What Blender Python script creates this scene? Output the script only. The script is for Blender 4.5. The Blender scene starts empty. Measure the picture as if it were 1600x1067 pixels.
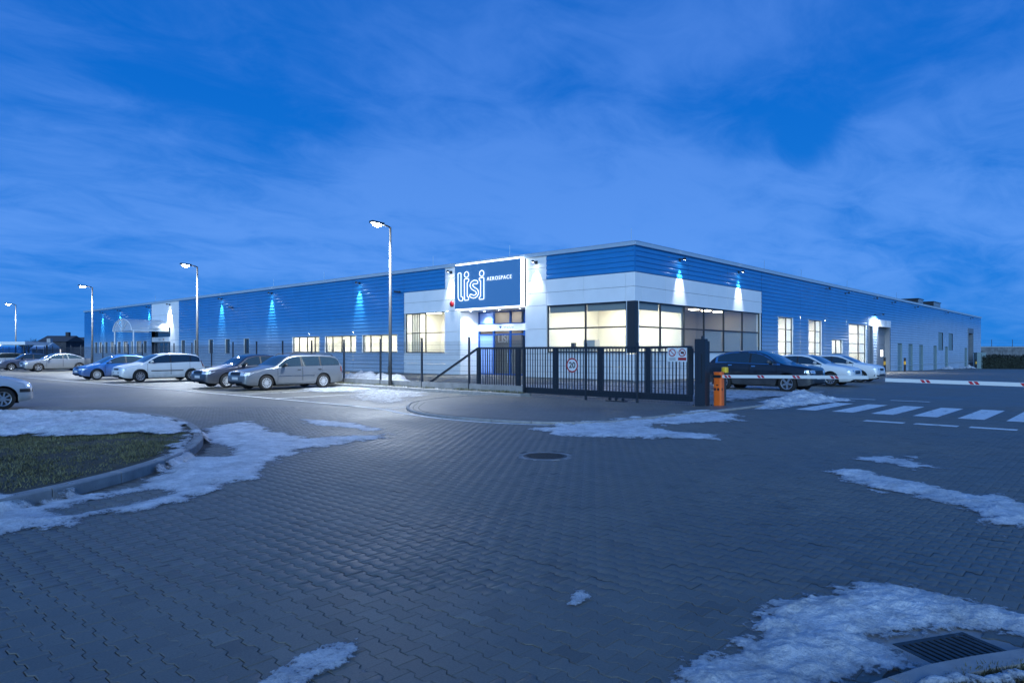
import bpy, bmesh, math, random
import numpy as np
from mathutils import Vector, Matrix, noise
from mathutils.bvhtree import BVHTree
R = math.radians
random.seed(7)
S = bpy.context.scene
COL = S.collection

# ------------------------------------------------------------ camera
# site frame: origin at the building corner, +X along the right facade, +Y along the left facade
cd = bpy.data.cameras.new('camera'); cam = bpy.data.objects.new('camera', cd); COL.objects.link(cam)
cam.location = (-31.682, -20.036, 1.55)
cam.rotation_euler = (R(90), 0, R(-47.55))
cd.sensor_width = 36; cd.lens = 24.12; cd.shift_y = 0.0103; cd.clip_start = .05; cd.clip_end = 4000
S.camera = cam

# ------------------------------------------------------------ sky (dusk, thin cloud)
SUN_EL, SUN_AZ = R(6), R(215)
w = bpy.data.worlds.new('World'); S.world = w; w.use_nodes = True
nt = w.node_tree; nt.nodes.clear(); N = nt.nodes; Lk = nt.links
def nd(t, **k):
    n = N.new(t)
    for a, b in k.items(): setattr(n, a, b)
    return n
out = nd('ShaderNodeOutputWorld'); bg = nd('ShaderNodeBackground'); Lk.new(bg.outputs[0], out.inputs[0])
tc = nd('ShaderNodeTexCoord'); sep = nd('ShaderNodeSeparateXYZ'); Lk.new(tc.outputs['Generated'], sep.inputs[0])
zc = nd('ShaderNodeMath', operation='MAXIMUM'); Lk.new(sep.outputs[2], zc.inputs[0]); zc.inputs[1].default_value = 0
za = nd('ShaderNodeMath', operation='ADD'); Lk.new(zc.outputs[0], za.inputs[0]); za.inputs[1].default_value = .16
dv = nd('ShaderNodeVectorMath', operation='DIVIDE'); Lk.new(tc.outputs['Generated'], dv.inputs[0])
cb = nd('ShaderNodeCombineXYZ')
for i in range(3): Lk.new(za.outputs[0], cb.inputs[i])
Lk.new(cb.outputs[0], dv.inputs[1])
mp = nd('ShaderNodeMapping'); Lk.new(dv.outputs[0], mp.inputs[0])
mp.inputs['Rotation'].default_value = (0, 0, R(62)); mp.inputs['Scale'].default_value = (.85, 1.35, 0.0); mp.inputs['Location'].default_value = (3.1, .9, 0)
n1 = nd('ShaderNodeTexNoise'); n1.inputs['Scale'].default_value = .62; n1.inputs['Detail'].default_value = 9; n1.inputs['Roughness'].default_value = .58; n1.inputs['Distortion'].default_value = .5
Lk.new(mp.outputs[0], n1.inputs['Vector'])
cr = nd('ShaderNodeValToRGB'); 
def sky_dir(px, py):
    r_, f_ = Vector((.675, -.738, 0)), Vector((.738, .675, 0)); return (r_ * ((px - 800) / 1072) + f_ + Vector((0, 0, (550 - py) / 1072))).normalized()
def bank(px, py, wx, wy, tilt, amp, prev):
    # one soft cloud bank (amp > 0) or clear gap (amp < 0) centred on a sky direction, angular half-widths wx, wy
    c = sky_dir(px, py); r_ = c.cross(Vector((0, 0, 1))).normalized(); u_ = r_.cross(c); t_ = R(tilt); a = r_ * math.cos(t_) + u_ * math.sin(t_); b_ = u_ * math.cos(t_) - r_ * math.sin(t_); sq = []
    for v, k in ((a, wx), (b_, wy)):
        sb = nd('ShaderNodeVectorMath', operation='SUBTRACT'); Lk.new(warp.outputs[0], sb.inputs[0]); sb.inputs[1].default_value = c
        dt = nd('ShaderNodeVectorMath', operation='DOT_PRODUCT'); Lk.new(sb.outputs[0], dt.inputs[0]); dt.inputs[1].default_value = v / k
        q = nd('ShaderNodeMath', operation='MULTIPLY'); Lk.new(dt.outputs['Value'], q.inputs[0]); Lk.new(dt.outputs['Value'], q.inputs[1]); sq.append(q)
    ad = nd('ShaderNodeMath', operation='ADD'); Lk.new(sq[0].outputs[0], ad.inputs[0]); Lk.new(sq[1].outputs[0], ad.inputs[1])
    ng = nd('ShaderNodeMath', operation='MULTIPLY'); Lk.new(ad.outputs[0], ng.inputs[0]); ng.inputs[1].default_value = -1
    ex = nd('ShaderNodeMath', operation='EXPONENT'); Lk.new(ng.outputs[0], ex.inputs[0])
    ma = nd('ShaderNodeMath', operation='MULTIPLY_ADD'); Lk.new(ex.outputs[0], ma.inputs[0]); ma.inputs[1].default_value = amp; Lk.new(prev, ma.inputs[2]); return ma.outputs[0]
wn = nd('ShaderNodeTexNoise'); wn.inputs['Scale'].default_value = 5; wn.inputs['Detail'].default_value = 6; Lk.new(tc.outputs['Generated'], wn.inputs['Vector'])
ws = nd('ShaderNodeVectorMath', operation='MULTIPLY_ADD'); Lk.new(wn.outputs['Color'], ws.inputs[0]); ws.inputs[1].default_value = (.22, .22, .16); ws.inputs[2].default_value = (-.11, -.11, -.08)
warp = nd('ShaderNodeVectorMath', operation='ADD'); Lk.new(tc.outputs['Generated'], warp.inputs[0]); Lk.new(ws.outputs[0], warp.inputs[1])
n4 = nd('ShaderNodeTexNoise'); n4.inputs['Scale'].default_value = 3.2; n4.inputs['Detail'].default_value = 9; n4.inputs['Roughness'].default_value = .62; n4.inputs['Distortion'].default_value = .8; Lk.new(mp.outputs[0], n4.inputs['Vector'])
m4 = nd('ShaderNodeMath', operation='MULTIPLY_ADD'); Lk.new(n4.outputs['Fac'], m4.inputs[0]); m4.inputs[1].default_value = .5; m4.inputs[2].default_value = -.25
a4 = nd('ShaderNodeMath', operation='ADD'); Lk.new(n1.outputs['Fac'], a4.inputs[0]); Lk.new(m4.outputs[0], a4.inputs[1])
cf = a4.outputs[0]
for q in ((1190, 150, .21, .06, 8, -.28), (860, 165, .08, .03, 12, -.10), (400, 170, .16, .07, 0, -.10), (1560, 60, .20, .10, 0, -.12), (60, 120, .15, .15, 0, -.06), (1500, 170, .14, .06, 0, -.10), (820, 230, .42, .06, 10, .13), (1250, 240, .35, .03, 8, .09), (620, 120, .10, .10, 0, .12), (800, 330, .55, .06, 0, .10), (800, 400, 1.2, .22, 0, .07), (120, 420, .2, .08, 0, -.08), (1560, 400, .15, .10, 0, -.06)):
    cf = bank(*q, cf)
Lk.new(cf, cr.inputs[0])
cr.color_ramp.elements[0].position = .27; cr.color_ramp.elements[1].position = .72
cr.color_ramp.interpolation = 'EASE'
# gradient with height: clear-blue and cloud-lit versions
def ramp(stops):
    r = nd('ShaderNodeValToRGB'); e = r.color_ramp.elements
    while len(e) < len(stops): e.new(.5)
    for x, (p, c) in zip(e, stops): x.position = p; x.color = (*c, 1)
    Lk.new(zc.outputs[0], r.inputs[0]); return r
dark = ramp([(0, (.012, .145, .49)), (.12, (.008, .135, .50)), (.35, (.0025, .098, .425)), (.7, (.002, .07, .33))])
lite = ramp([(0, (.036, .180, .53)), (.12, (.074, .222, .61)), (.35, (.048, .165, .53)), (.7, (.018, .098, .40))])
mx = nd('ShaderNodeMix', data_type='RGBA'); Lk.new(cr.outputs[0], mx.inputs[0]); Lk.new(dark.outputs[0], mx.inputs[6]); Lk.new(lite.outputs[0], mx.inputs[7])
Lk.new(mx.outputs[2], bg.inputs[0]); bg.inputs[1].default_value = 1.0

# afterglow: the last soft light from the western sky behind the camera
sd = bpy.data.lights.new('sun', 'SUN'); sun = bpy.data.objects.new('sun', sd); COL.objects.link(sun)
sd.energy = 1.7; sd.angle = R(40); sd.color = (.50, .77, 1.0)
sun.rotation_euler = (R(90 - 16), 0, R(-47.55 - 4))
vs = S.view_settings; vs.view_transform = 'Standard'; vs.look = 'None'; vs.exposure = .55; vs.gamma = 1; vs.use_curve_mapping = False
S.cycles.use_denoising = True; S.cycles.max_bounces = 6; S.cycles.transparent_max_bounces = 24
S.cycles.sample_clamp_indirect = 4; S.cycles.caustics_reflective = False; S.cycles.caustics_refractive = False

# ------------------------------------------------------------ helpers
MATS = {}
def mat(name, col=(.5, .5, .5), rough=.6, metal=0, emit=None, es=0, noise_amt=0, noise_scale=8, bump=0, bump_scale=40, coat=0, spec=.5):
    if name in MATS: return MATS[name]
    m = bpy.data.materials.new(name); m.use_nodes = True; t = m.node_tree; p = t.nodes['Principled BSDF']
    p.inputs['Base Color'].default_value = (*col, 1); p.inputs['Roughness'].default_value = rough
    p.inputs['Metallic'].default_value = metal; p.inputs['Coat Weight'].default_value = coat; p.inputs['Coat Roughness'].default_value = .04
    p.inputs['Specular IOR Level'].default_value = spec
    if emit: p.inputs['Emission Color'].default_value = (*emit, 1); p.inputs['Emission Strength'].default_value = es
    if noise_amt or bump:
        g = t.nodes.new('ShaderNodeNewGeometry')
        if noise_amt:
            n = t.nodes.new('ShaderNodeTexNoise'); n.inputs['Scale'].default_value = noise_scale; n.inputs['Detail'].default_value = 6
            t.links.new(g.outputs['Position'], n.inputs['Vector'])
            r = t.nodes.new('ShaderNodeMapRange'); r.inputs[1].default_value = .3; r.inputs[2].default_value = .7; r.inputs[3].default_value = 1 - noise_amt; r.inputs[4].default_value = 1 + noise_amt
            t.links.new(n.outputs['Fac'], r.inputs[0])
            x = t.nodes.new('ShaderNodeVectorMath'); x.operation = 'SCALE'; x.inputs[0].default_value = col
            t.links.new(r.outputs[0], x.inputs['Scale']); t.links.new(x.outputs[0], p.inputs['Base Color'])
        if bump:
            n = t.nodes.new('ShaderNodeTexNoise'); n.inputs['Scale'].default_value = bump_scale; n.inputs['Detail'].default_value = 4
            t.links.new(g.outputs['Position'], n.inputs['Vector'])
            b = t.nodes.new('ShaderNodeBump'); b.inputs['Strength'].default_value = bump; b.inputs['Distance'].default_value = .02
            t.links.new(n.outputs['Fac'], b.inputs['Height']); t.links.new(b.outputs[0], p.inputs['Normal'])
    MATS[name] = m; return m
def glass_mat(name, tint=(.92, .95, .96), refl=.9):
    if name in MATS: return MATS[name]
    m = bpy.data.materials.new(name); m.use_nodes = True; t = m.node_tree; t.nodes.clear()
    o = t.nodes.new('ShaderNodeOutputMaterial'); x = t.nodes.new('ShaderNodeMixShader'); tr = t.nodes.new('ShaderNodeBsdfTransparent'); gl = t.nodes.new('ShaderNodeBsdfGlossy'); lw = t.nodes.new('ShaderNodeLayerWeight'); lw.inputs[0].default_value = .5; pw = t.nodes.new('ShaderNodeMath'); pw.operation = 'POWER'; pw.inputs[1].default_value = 5; f = t.nodes.new('ShaderNodeMath'); f.operation = 'MULTIPLY_ADD'; f.inputs[1].default_value = .94; f.inputs[2].default_value = .04
    t.links.new(lw.outputs['Facing'], pw.inputs[0]); t.links.new(pw.outputs[0], f.inputs[0]); tr.inputs[0].default_value = (*tint, 1); gl.inputs[0].default_value = (refl, refl, refl, 1); gl.inputs['Roughness'].default_value = .01
    t.links.new(f.outputs[0], x.inputs[0]); t.links.new(tr.outputs[0], x.inputs[1]); t.links.new(gl.outputs[0], x.inputs[2]); t.links.new(x.outputs[0], o.inputs[0])
    MATS[name] = m; return m

def add(name, me, parent=None):
    o = bpy.data.objects.new(name, me); COL.objects.link(o)
    if parent: o.parent = parent
    return o
def empty(name, loc=(0, 0, 0), rz=0, parent=None):
    o = add(name, None, parent); o.location = loc; o.rotation_euler = (0, 0, rz); o.empty_display_size = .3; return o
def tag(o, label=None, cat=None, group=None, kind=None):
    if label: o['label'] = label
    if cat: o['category'] = cat
    if group: o['group'] = group
    if kind: o['kind'] = kind
    return o
class MB:
    def __init__(s): s.v = []; s.f = []
    def quad(s, *p):
        n = len(s.v); s.v += [tuple(q) for q in p]; s.f.append(tuple(range(n, n + len(p)))); return s
    def box(s, x0, x1, y0, y1, z0, z1):
        if x0 > x1: x0, x1 = x1, x0
        if y0 > y1: y0, y1 = y1, y0
        n = len(s.v); s.v += [(x0, y0, z0), (x1, y0, z0), (x1, y1, z0), (x0, y1, z0), (x0, y0, z1), (x1, y0, z1), (x1, y1, z1), (x0, y1, z1)]
        s.f += [tuple(n + i for i in q) for q in ((0, 3, 2, 1), (4, 5, 6, 7), (0, 1, 5, 4), (1, 2, 6, 5), (2, 3, 7, 6), (3, 0, 4, 7))]; return s
    def bar(s, a, b, w, h=None, up=(0, 0, 1)):
        h = h or w; a = Vector(a); b = Vector(b); d = (b - a).normalized(); u = Vector(up)
        if abs(d.dot(u)) > .98: u = Vector((1, 0, 0))
        sx = d.cross(u).normalized(); sz = sx.cross(d).normalized(); n = len(s.v)
        for p in (a, b):
            for i, j in ((-1, -1), (1, -1), (1, 1), (-1, 1)): s.v.append(tuple(p + sx * (i * w / 2) + sz * (j * h / 2)))
        s.f += [tuple(n + i for i in q) for q in ((0, 3, 2, 1), (4, 5, 6, 7), (0, 1, 5, 4), (1, 2, 6, 5), (2, 3, 7, 6), (3, 0, 4, 7))]; return s
    def tube(s, pts, r, n=8, cap=True):
        pts = [Vector(p) for p in pts]; rr = r if isinstance(r, (list, tuple)) else [r] * len(pts); base = len(s.v)
        px = None
        for i, p in enumerate(pts):
            d = (pts[min(i + 1, len(pts) - 1)] - pts[max(i - 1, 0)]).normalized()
            if px is None:
                px = d.orthogonal().normalized()
            px = (px - d * px.dot(d)).normalized(); py = d.cross(px)
            for k in range(n):
                a = 2 * math.pi * k / n; s.v.append(tuple(p + (px * math.cos(a) + py * math.sin(a)) * rr[i]))
        for i in range(len(pts) - 1):
            for k in range(n):
                a = base + i * n + k; b = base + i * n + (k + 1) % n; s.f.append((a, b, b + n, a + n))
        if cap:
            s.f.append(tuple(base + k for k in range(n))[::-1]); s.f.append(tuple(base + (len(pts) - 1) * n + k for k in range(n)))
        return s
    def lathe(s, prof, n=24, axis='z', c=(0, 0, 0)):
        base = len(s.v)
        for r, h in prof:
            for k in range(n):
                a = 2 * math.pi * k / n; q = (r * math.cos(a), r * math.sin(a), h)
                if axis == 'y': q = (q[0], q[2], q[1])
                if axis == 'x': q = (q[2], q[0], q[1])
                s.v.append((q[0] + c[0], q[1] + c[1], q[2] + c[2]))
        for i in range(len(prof) - 1):
            for k in range(n):
                a = base + i * n + k; b = base + i * n + (k + 1) % n; s.f.append((a, b, b + n, a + n))
        return s
    def prism(s, poly, z0, z1):
        n = len(s.v); m = len(poly); s.v += [(x, y, z0) for x, y in poly] + [(x, y, z1) for x, y in poly]
        s.f.append(tuple(range(n + m, n + 2 * m))); s.f.append(tuple(range(n + m - 1, n - 1, -1)))
        for i in range(m): j = (i + 1) % m; s.f.append((n + i, n + j, n + m + j, n + m + i))
        return s
    def mesh(s, name, m, smooth=False):
        me = bpy.data.meshes.new(name); me.from_pydata(s.v, [], s.f); me.update()
        bm = bmesh.new(); bm.from_mesh(me); bmesh.ops.recalc_face_normals(bm, faces=bm.faces); bm.to_mesh(me); bm.free()
        me.materials.append(m)
        if smooth:
            for p in me.polygons: p.use_smooth = True
        return me
    def build(s, name, m, parent=None, smooth=False): return add(name, s.mesh(name, m, smooth), parent)
def copy_tree(o, parent=None):
    c = o.copy(); COL.objects.link(c); c.parent = parent
    for ch in list(o.children): copy_tree(ch, c)
    return c
def np_mesh(name, verts, faces_flat, sizes, m, smooth=False):
    me = bpy.data.meshes.new(name); nv = len(verts); me.vertices.add(nv); me.vertices.foreach_set('co', np.asarray(verts, np.float32).ravel())
    ff = np.asarray(faces_flat, np.int32).ravel(); sz = np.asarray(sizes, np.int32)
    me.loops.add(len(ff)); me.loops.foreach_set('vertex_index', ff)
    me.polygons.add(len(sz)); st = np.zeros(len(sz), np.int32); st[1:] = np.cumsum(sz)[:-1]
    me.polygons.foreach_set('loop_start', st); me.polygons.foreach_set('loop_total', sz)
    if smooth: me.polygons.foreach_set('use_smooth', np.ones(len(sz), bool))
    me.update(calc_edges=True); me.validate(); me.materials.append(m); return me
def inpoly(x, y, P):
    c = False; j = len(P) - 1
    for i in range(len(P)):
        if (P[i][1] > y) != (P[j][1] > y) and x < (P[j][0] - P[i][0]) * (y - P[i][1]) / (P[j][1] - P[i][1]) + P[i][0]: c = not c
        j = i
    return c
def np_inpoly(x, y, P):
    c = np.zeros(x.shape, bool); j = len(P) - 1
    for i in range(len(P)):
        xi, yi = P[i]; xj, yj = P[j]
        if yi != yj: c ^= ((yi > y) != (yj > y)) & (x < (xj - xi) * (y - yi) / (yj - yi) + xi)
        j = i
    return c
def np_pdist(x, y, P, closed=True):
    d = np.full(x.shape, 1e9); n = len(P)
    for i in range(n if closed else n - 1):
        ax, ay = P[i]; bx, by = P[(i + 1) % n]; vx, vy = bx - ax, by - ay; L2 = vx * vx + vy * vy + 1e-12
        t = np.clip(((x - ax) * vx + (y - ay) * vy) / L2, 0, 1); d = np.minimum(d, np.hypot(x - ax - t * vx, y - ay - t * vy))
    return d
def smooth_line(P, step=.3, closed=False):
    P = [Vector((*p, 0)[:3]) for p in P]; n = len(P); o = []
    for i in range(n if closed else n - 1):
        g = (lambda k: P[k % n]) if closed else (lambda k: P[min(max(k, 0), n - 1)])
        p0, p1, p2, p3 = g(i - 1), g(i), g(i + 1), g(i + 2); m = max(2, int((p2 - p1).length / step))
        for k in range(m):
            t = k / m; o.append(.5 * ((2 * p1) + (p2 - p0) * t + (2 * p0 - 5 * p1 + 4 * p2 - p3) * t * t + (3 * p1 - p0 - 3 * p2 + p3) * t ** 3))
    if not closed: o.append(P[-1])
    return [(v.x, v.y) for v in o]
_rng = np.random.default_rng(3); _GT = _rng.random((256, 256))
def vnoise(x, y):
    xi = np.floor(x).astype(int); yi = np.floor(y).astype(int); fx = x - xi; fy = y - yi; fx = fx * fx * (3 - 2 * fx); fy = fy * fy * (3 - 2 * fy)
    a = _GT[xi & 255, yi & 255]; b = _GT[(xi + 1) & 255, yi & 255]; c = _GT[xi & 255, (yi + 1) & 255]; d = _GT[(xi + 1) & 255, (yi + 1) & 255]
    return (a * (1 - fx) + b * fx) * (1 - fy) + (c * (1 - fx) + d * fx) * fy
def fbm(x, y, o=5):
    s = 0; a = .5; t = 0
    for i in range(o): s = s + a * vnoise(x, y); t += a; x = x * 2.03 + 17.3; y = y * 2.03 + 5.1; a *= .5
    return s / t
def gz(x): return -0.011 * min(max(0, x - 3), 137)
CAM = (-31.682, -20.036)
_u = (math.cos(R(47.55)), math.sin(R(47.55)))
def ground(px, py, z=0):     # survey helper: photo pixel on level z -> site x, y
    d = (1.55 - z) * 1072 / (py - 550); x = (px - 800) / 1072 * d
    return (CAM[0] + x * _u[0] + d * _u[1], CAM[1] - x * _u[1] + d * _u[0])
def gp(L, z=0): return [ground(a, b, z) for a, b in L]
def add_text(name, body, m, size, loc, rot, parent=None, ext=.01, off=0, align='CENTER', sx=1):
    c = bpy.data.curves.new(name, 'FONT'); c.body = body; c.size = size; c.extrude = ext; c.offset = off; c.align_x = align; c.align_y = 'CENTER'; c.space_character = 1.25 if body == 'AEROSPACE' else 1.0
    t = bpy.data.objects.new(name + '_c', c); COL.objects.link(t); bpy.context.view_layer.update()
    me = bpy.data.meshes.new_from_object(t.evaluated_get(bpy.context.evaluated_depsgraph_get())); bpy.data.objects.remove(t); bpy.data.curves.remove(c)
    me.name = name; me.materials.clear(); me.materials.append(m); o = add(name, me, parent); o.location = loc; o.rotation_euler = rot; o.scale = (sx, 1, 1); return o

# ------------------------------------------------------------ ground, pavement
def paver_mat():
    m = bpy.data.materials.new('concrete_paver'); m.use_nodes = True; t = m.node_tree; p = t.nodes['Principled BSDF']; n = t.nodes.new; l = t.links.new
    g = n('ShaderNodeNewGeometry')
    a1 = n('ShaderNodeAttribute'); a1.attribute_name = 'tint'; a2 = n('ShaderNodeAttribute'); a2.attribute_type = 'OBJECT'; a2.attribute_name = 'tint'
    s = n('ShaderNodeMath'); s.operation = 'ADD'; l(a1.outputs['Fac'], s.inputs[0]); l(a2.outputs['Fac'], s.inputs[1])
    n1 = n('ShaderNodeTexNoise'); n1.inputs['Scale'].default_value = .28; n1.inputs['Detail'].default_value = 9; n1.inputs['Roughness'].default_value = .66; l(g.outputs['Position'], n1.inputs['Vector'])
    n2 = n('ShaderNodeTexNoise'); n2.inputs['Scale'].default_value = 90; n2.inputs['Detail'].default_value = 4; l(g.outputs['Position'], n2.inputs['Vector'])
    m1 = n('ShaderNodeMapRange'); m1.inputs[1].default_value = .3; m1.inputs[2].default_value = .7; m1.inputs[3].default_value = .72; m1.inputs[4].default_value = 1.28; l(n1.outputs['Fac'], m1.inputs[0])
    m2 = n('ShaderNodeMapRange'); m2.inputs[1].default_value = .3; m2.inputs[2].default_value = .7; m2.inputs[3].default_value = .82; m2.inputs[4].default_value = 1.18; l(n2.outputs['Fac'], m2.inputs[0])
    m3 = n('ShaderNodeMapRange'); m3.inputs[3].default_value = .9; m3.inputs[4].default_value = 1.1; m3.clamp = False; l(s.outputs[0], m3.inputs[0])
    x = n('ShaderNodeMath'); x.operation = 'MULTIPLY'; l(m1.outputs[0], x.inputs[0]); l(m2.outputs[0], x.inputs[1])
    y = n('ShaderNodeMath'); y.operation = 'MULTIPLY'; l(x.outputs[0], y.inputs[0]); l(m3.outputs[0], y.inputs[1])
    c = n('ShaderNodeVectorMath'); c.operation = 'SCALE'; c.inputs[0].default_value = (.142, .134, .112); l(y.outputs[0], c.inputs['Scale']); l(c.outputs[0], p.inputs['Base Color'])
    r = n('ShaderNodeMapRange'); r.inputs[1].default_value = .3; r.inputs[2].default_value = .7; r.inputs[3].default_value = .42; r.inputs[4].default_value = .68; l(n1.outputs['Fac'], r.inputs[0]); l(r.outputs[0], p.inputs['Roughness'])
    b = n('ShaderNodeBump'); b.inputs['Strength'].default_value = .35; b.inputs['Distance'].default_value = .004; l(n2.outputs['Fac'], b.inputs['Height']); l(b.outputs[0], p.inputs['Normal'])
    return m
def pavement_mat():
    m = bpy.data.materials.new('paved_yard'); m.use_nodes = True; t = m.node_tree; p = t.nodes['Principled BSDF']; n = t.nodes.new; l = t.links.new
    g = n('ShaderNodeNewGeometry'); mp_ = n('ShaderNodeMapping'); mp_.inputs['Rotation'].default_value = (0, 0, R(90)); l(g.outputs['Position'], mp_.inputs[0])
    br = n('ShaderNodeTexBrick'); br.inputs['Scale'].default_value = 1; br.inputs['Brick Width'].default_value = .18; br.inputs['Row Height'].default_value = .125; br.inputs['Mortar Size'].default_value = .005; br.inputs['Mortar Smooth'].default_value = .4
    br.inputs['Color1'].default_value = (.135, .128, .108, 1); br.inputs['Color2'].default_value = (.165, .157, .133, 1); br.inputs['Mortar'].default_value = (.085, .08, .075, 1); l(mp_.outputs[0], br.inputs['Vector'])
    n1 = n('ShaderNodeTexNoise'); n1.inputs['Scale'].default_value = .28; n1.inputs['Detail'].default_value = 9; n1.inputs['Roughness'].default_value = .66; l(g.outputs['Position'], n1.inputs['Vector'])
    m1 = n('ShaderNodeMapRange'); m1.inputs[1].default_value = .3; m1.inputs[2].default_value = .7; m1.inputs[3].default_value = .72; m1.inputs[4].default_value = 1.28; l(n1.outputs['Fac'], m1.inputs[0])
    c = n('ShaderNodeVectorMath'); c.operation = 'SCALE'; l(br.outputs['Color'], c.inputs[0]); l(m1.outputs[0], c.inputs['Scale']); l(c.outputs[0], p.inputs['Base Color'])
    r = n('ShaderNodeMapRange'); r.inputs[1].default_value = .3; r.inputs[2].default_value = .7; r.inputs[3].default_value = .42; r.inputs[4].default_value = .68; l(n1.outputs['Fac'], r.inputs[0]); l(r.outputs[0], p.inputs['Roughness'])
    b = n('ShaderNodeBump'); b.inputs['Strength'].default_value = .4; b.inputs['Distance'].default_value = .006; b.invert = True; l(br.outputs['Fac'], b.inputs['Height']); l(b.outputs[0], p.inputs['Normal'])
    return m
M_PAV = paver_mat(); M_YARD = pavement_mat()
M_KERB = mat('kerb_concrete', (.30, .29, .28), .8, noise_amt=.18, noise_scale=6, bump=.3, bump_scale=120)
M_SAND = mat('joint_sand', (.075, .072, .066), .95)
M_PAINT = mat('road_paint', (.72, .72, .70), .7, noise_amt=.15, noise_scale=25)
def paint_mat():
    m = bpy.data.materials.new('road_paint_worn'); m.use_nodes = True; t = m.node_tree; p = t.nodes['Principled BSDF']; n = t.nodes.new; l = t.links.new; g = n('ShaderNodeNewGeometry')
    a = n('ShaderNodeTexNoise'); a.inputs['Scale'].default_value = 5; a.inputs['Detail'].default_value = 10; a.inputs['Roughness'].default_value = .75; l(g.outputs['Position'], a.inputs['Vector'])
    c = n('ShaderNodeMapRange'); c.inputs[1].default_value = .32; c.inputs[2].default_value = .45; l(a.outputs['Fac'], c.inputs[0])
    mx_ = n('ShaderNodeMixShader'); tr = n('ShaderNodeBsdfTransparent'); l(c.outputs[0], mx_.inputs[0]); l(tr.outputs[0], mx_.inputs[1]); l(p.outputs[0], mx_.inputs[2]); l(mx_.outputs[0], t.nodes['Material Output'].inputs[0])
    p.inputs['Base Color'].default_value = (.78, .78, .75, 1); p.inputs['Roughness'].default_value = .7
    return m
M_PAINT = paint_mat()
M_SOIL = mat('soil', (.045, .042, .025), .95, noise_amt=.4, noise_scale=3)
M_GRASS = mat('grass_blade', (.135, .13, .062), .8, noise_amt=.5, noise_scale=5)
M_TERR = mat('winter_field', (.17, .19, .20), .95, noise_amt=.5, noise_scale=.02)

def strip_sheet(name, x0, x1, y0, y1, dz, m, xs=(3, 140)):
    X = [x0] + [x for x in xs if x0 < x < x1] + [x1]; v = []; f = []
    for x in X: v += [(x, y0, gz(x) + dz), (x, y1, gz(x) + dz)]
    for i in range(len(X) - 1): f.append((2 * i, 2 * i + 2, 2 * i + 3, 2 * i + 1))
    me = bpy.data.meshes.new(name); me.from_pydata(v, [], f); me.materials.append(m); return add(name, me)
tag(strip_sheet('ground', -2500, 2500, -2500, 2500, -.06, M_TERR), kind='structure')
pavement = tag(strip_sheet('pavement', -70, 125, -70, 125, -.012, M_YARD), kind='structure')

ISL_K = smooth_line([(-36.5, -15.6), (-33.2, -13.6), (-30.13, -11.89), (-29.25, -11.40), (-28.28, -10.66), (-27.34, -9.58), (-26.45, -7.9), (-25.75, -5.6), (-25.55, -3.3), (-26.2, -1.0), (-28.0, .6), (-31, 1.7), (-36, 2.6)], .25)
ISL = ISL_K + [(-42, -2), (-42, -12)]
RK = smooth_line(gp([(1120, 1190), (1240, 1110), (1355, 1067), (1450, 1036), (1510, 1025), (1600, 1012), (1760, 1000), (2000, 1000)], .08), .12)
RISL = RK + gp([(2200, 1200), (1500, 1500)], .08)
MAN = (-23.78, -13.48)

# interlocking double-T pavers
PL, PP = .18, .125
def paver_rings():
    a = PP / 2 + .0125; b = PP / 2 - .0125
    def ring(k):
        A, B, Y = a - k, b - k, PL / 2 - k * .55
        return [(-A, -Y), (A, -Y), (A, -.31 * PL), (B, -.19 * PL), (B, .19 * PL), (A, .31 * PL), (A, Y), (-A, Y), (-A, .31 * PL), (-B, .19 * PL), (-B, -.19 * PL), (-A, -.31 * PL)]
    return np.array([(*p, 0) for p in ring(.0058)] + [(*p, -.0026) for p in ring(.0019)] + [(*p, -.012) for p in ring(.0019)], float)
PV = paver_rings()
PF = [(0, 1, 2, 3, 10, 11), (10, 3, 4, 9), (9, 4, 5, 6, 7, 8)] + [(12 + i, 12 + (i + 1) % 12, (i + 1) % 12, i) for i in range(12)] + [(24 + i, 24 + (i + 1) % 12, 12 + (i + 1) % 12, 12 + i) for i in range(12)]
def paver_field():
    i = np.arange(-60, 260); j = np.arange(-200, 200); I, J = np.meshgrid(i, j, indexing='ij')
    x = -34 + I * PP + np.random.default_rng(11).normal(0, .0013, len(i))[:, None]; y = -14 + J * PL + (I % 2) * PL / 2
    dx, dy = x - CAM[0], y - CAM[1]; d = dx * _u[1] + dy * _u[0]; s = dx * _u[0] - dy * _u[1]
    k = (d > 2.3) & (d < 19.5) & (np.abs(s) < .75 * d + 1.2)
    x, y, d, s = x[k], y[k], d[k], s[k]
    k = ~np_inpoly(x, y, ISL) & ~np_inpoly(x, y, RISL) & (np.hypot(x - MAN[0], y - MAN[1]) > .42)
    k &= (np_pdist(x, y, ISL_K, False) > .12) & (np_pdist(x, y, RK, False) > .08) & ~np_inpoly(x, y, GRATE_X)
    k &= ~np_inpoly(x, y, APRON)
    return x[k], y[k], d[k], s[k]
GRATE = gp([(1402, 1004), (1462, 1040), (1580, 1018), (1522, 994)])
_gc = [sum(p[i] for p in GRATE) / 4 for i in (0, 1)]; _ga = math.atan2(GRATE[2][1] - GRATE[1][1], GRATE[2][0] - GRATE[1][0])
GRATE_X = [(_gc[0] + a * math.cos(_ga) - b_ * math.sin(_ga), _gc[1] + a * math.sin(_ga) + b_ * math.cos(_ga)) for a, b_ in ((-.37, -.27), (.37, -.27), (.37, .27), (-.37, .27))]
APRON = smooth_line([(-20.75, -8.4), (-20.6, -6.9), (-19.95, -5.6), (-18.4, -3.9), (-16.6, -3.0), (-15.0, -2.9), (-14.2, -3.1)], .3) + [(-14.0, -10.95), (-12.8, -11.6), (-12.8, -12.05)] + smooth_line([(-12.8, -12.05), (-15.5, -11.85), (-18.2, -11.55), (-19.5, -11.35), (-20.35, -10.24), (-20.75, -8.4)], .3)[1:-1]
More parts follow.
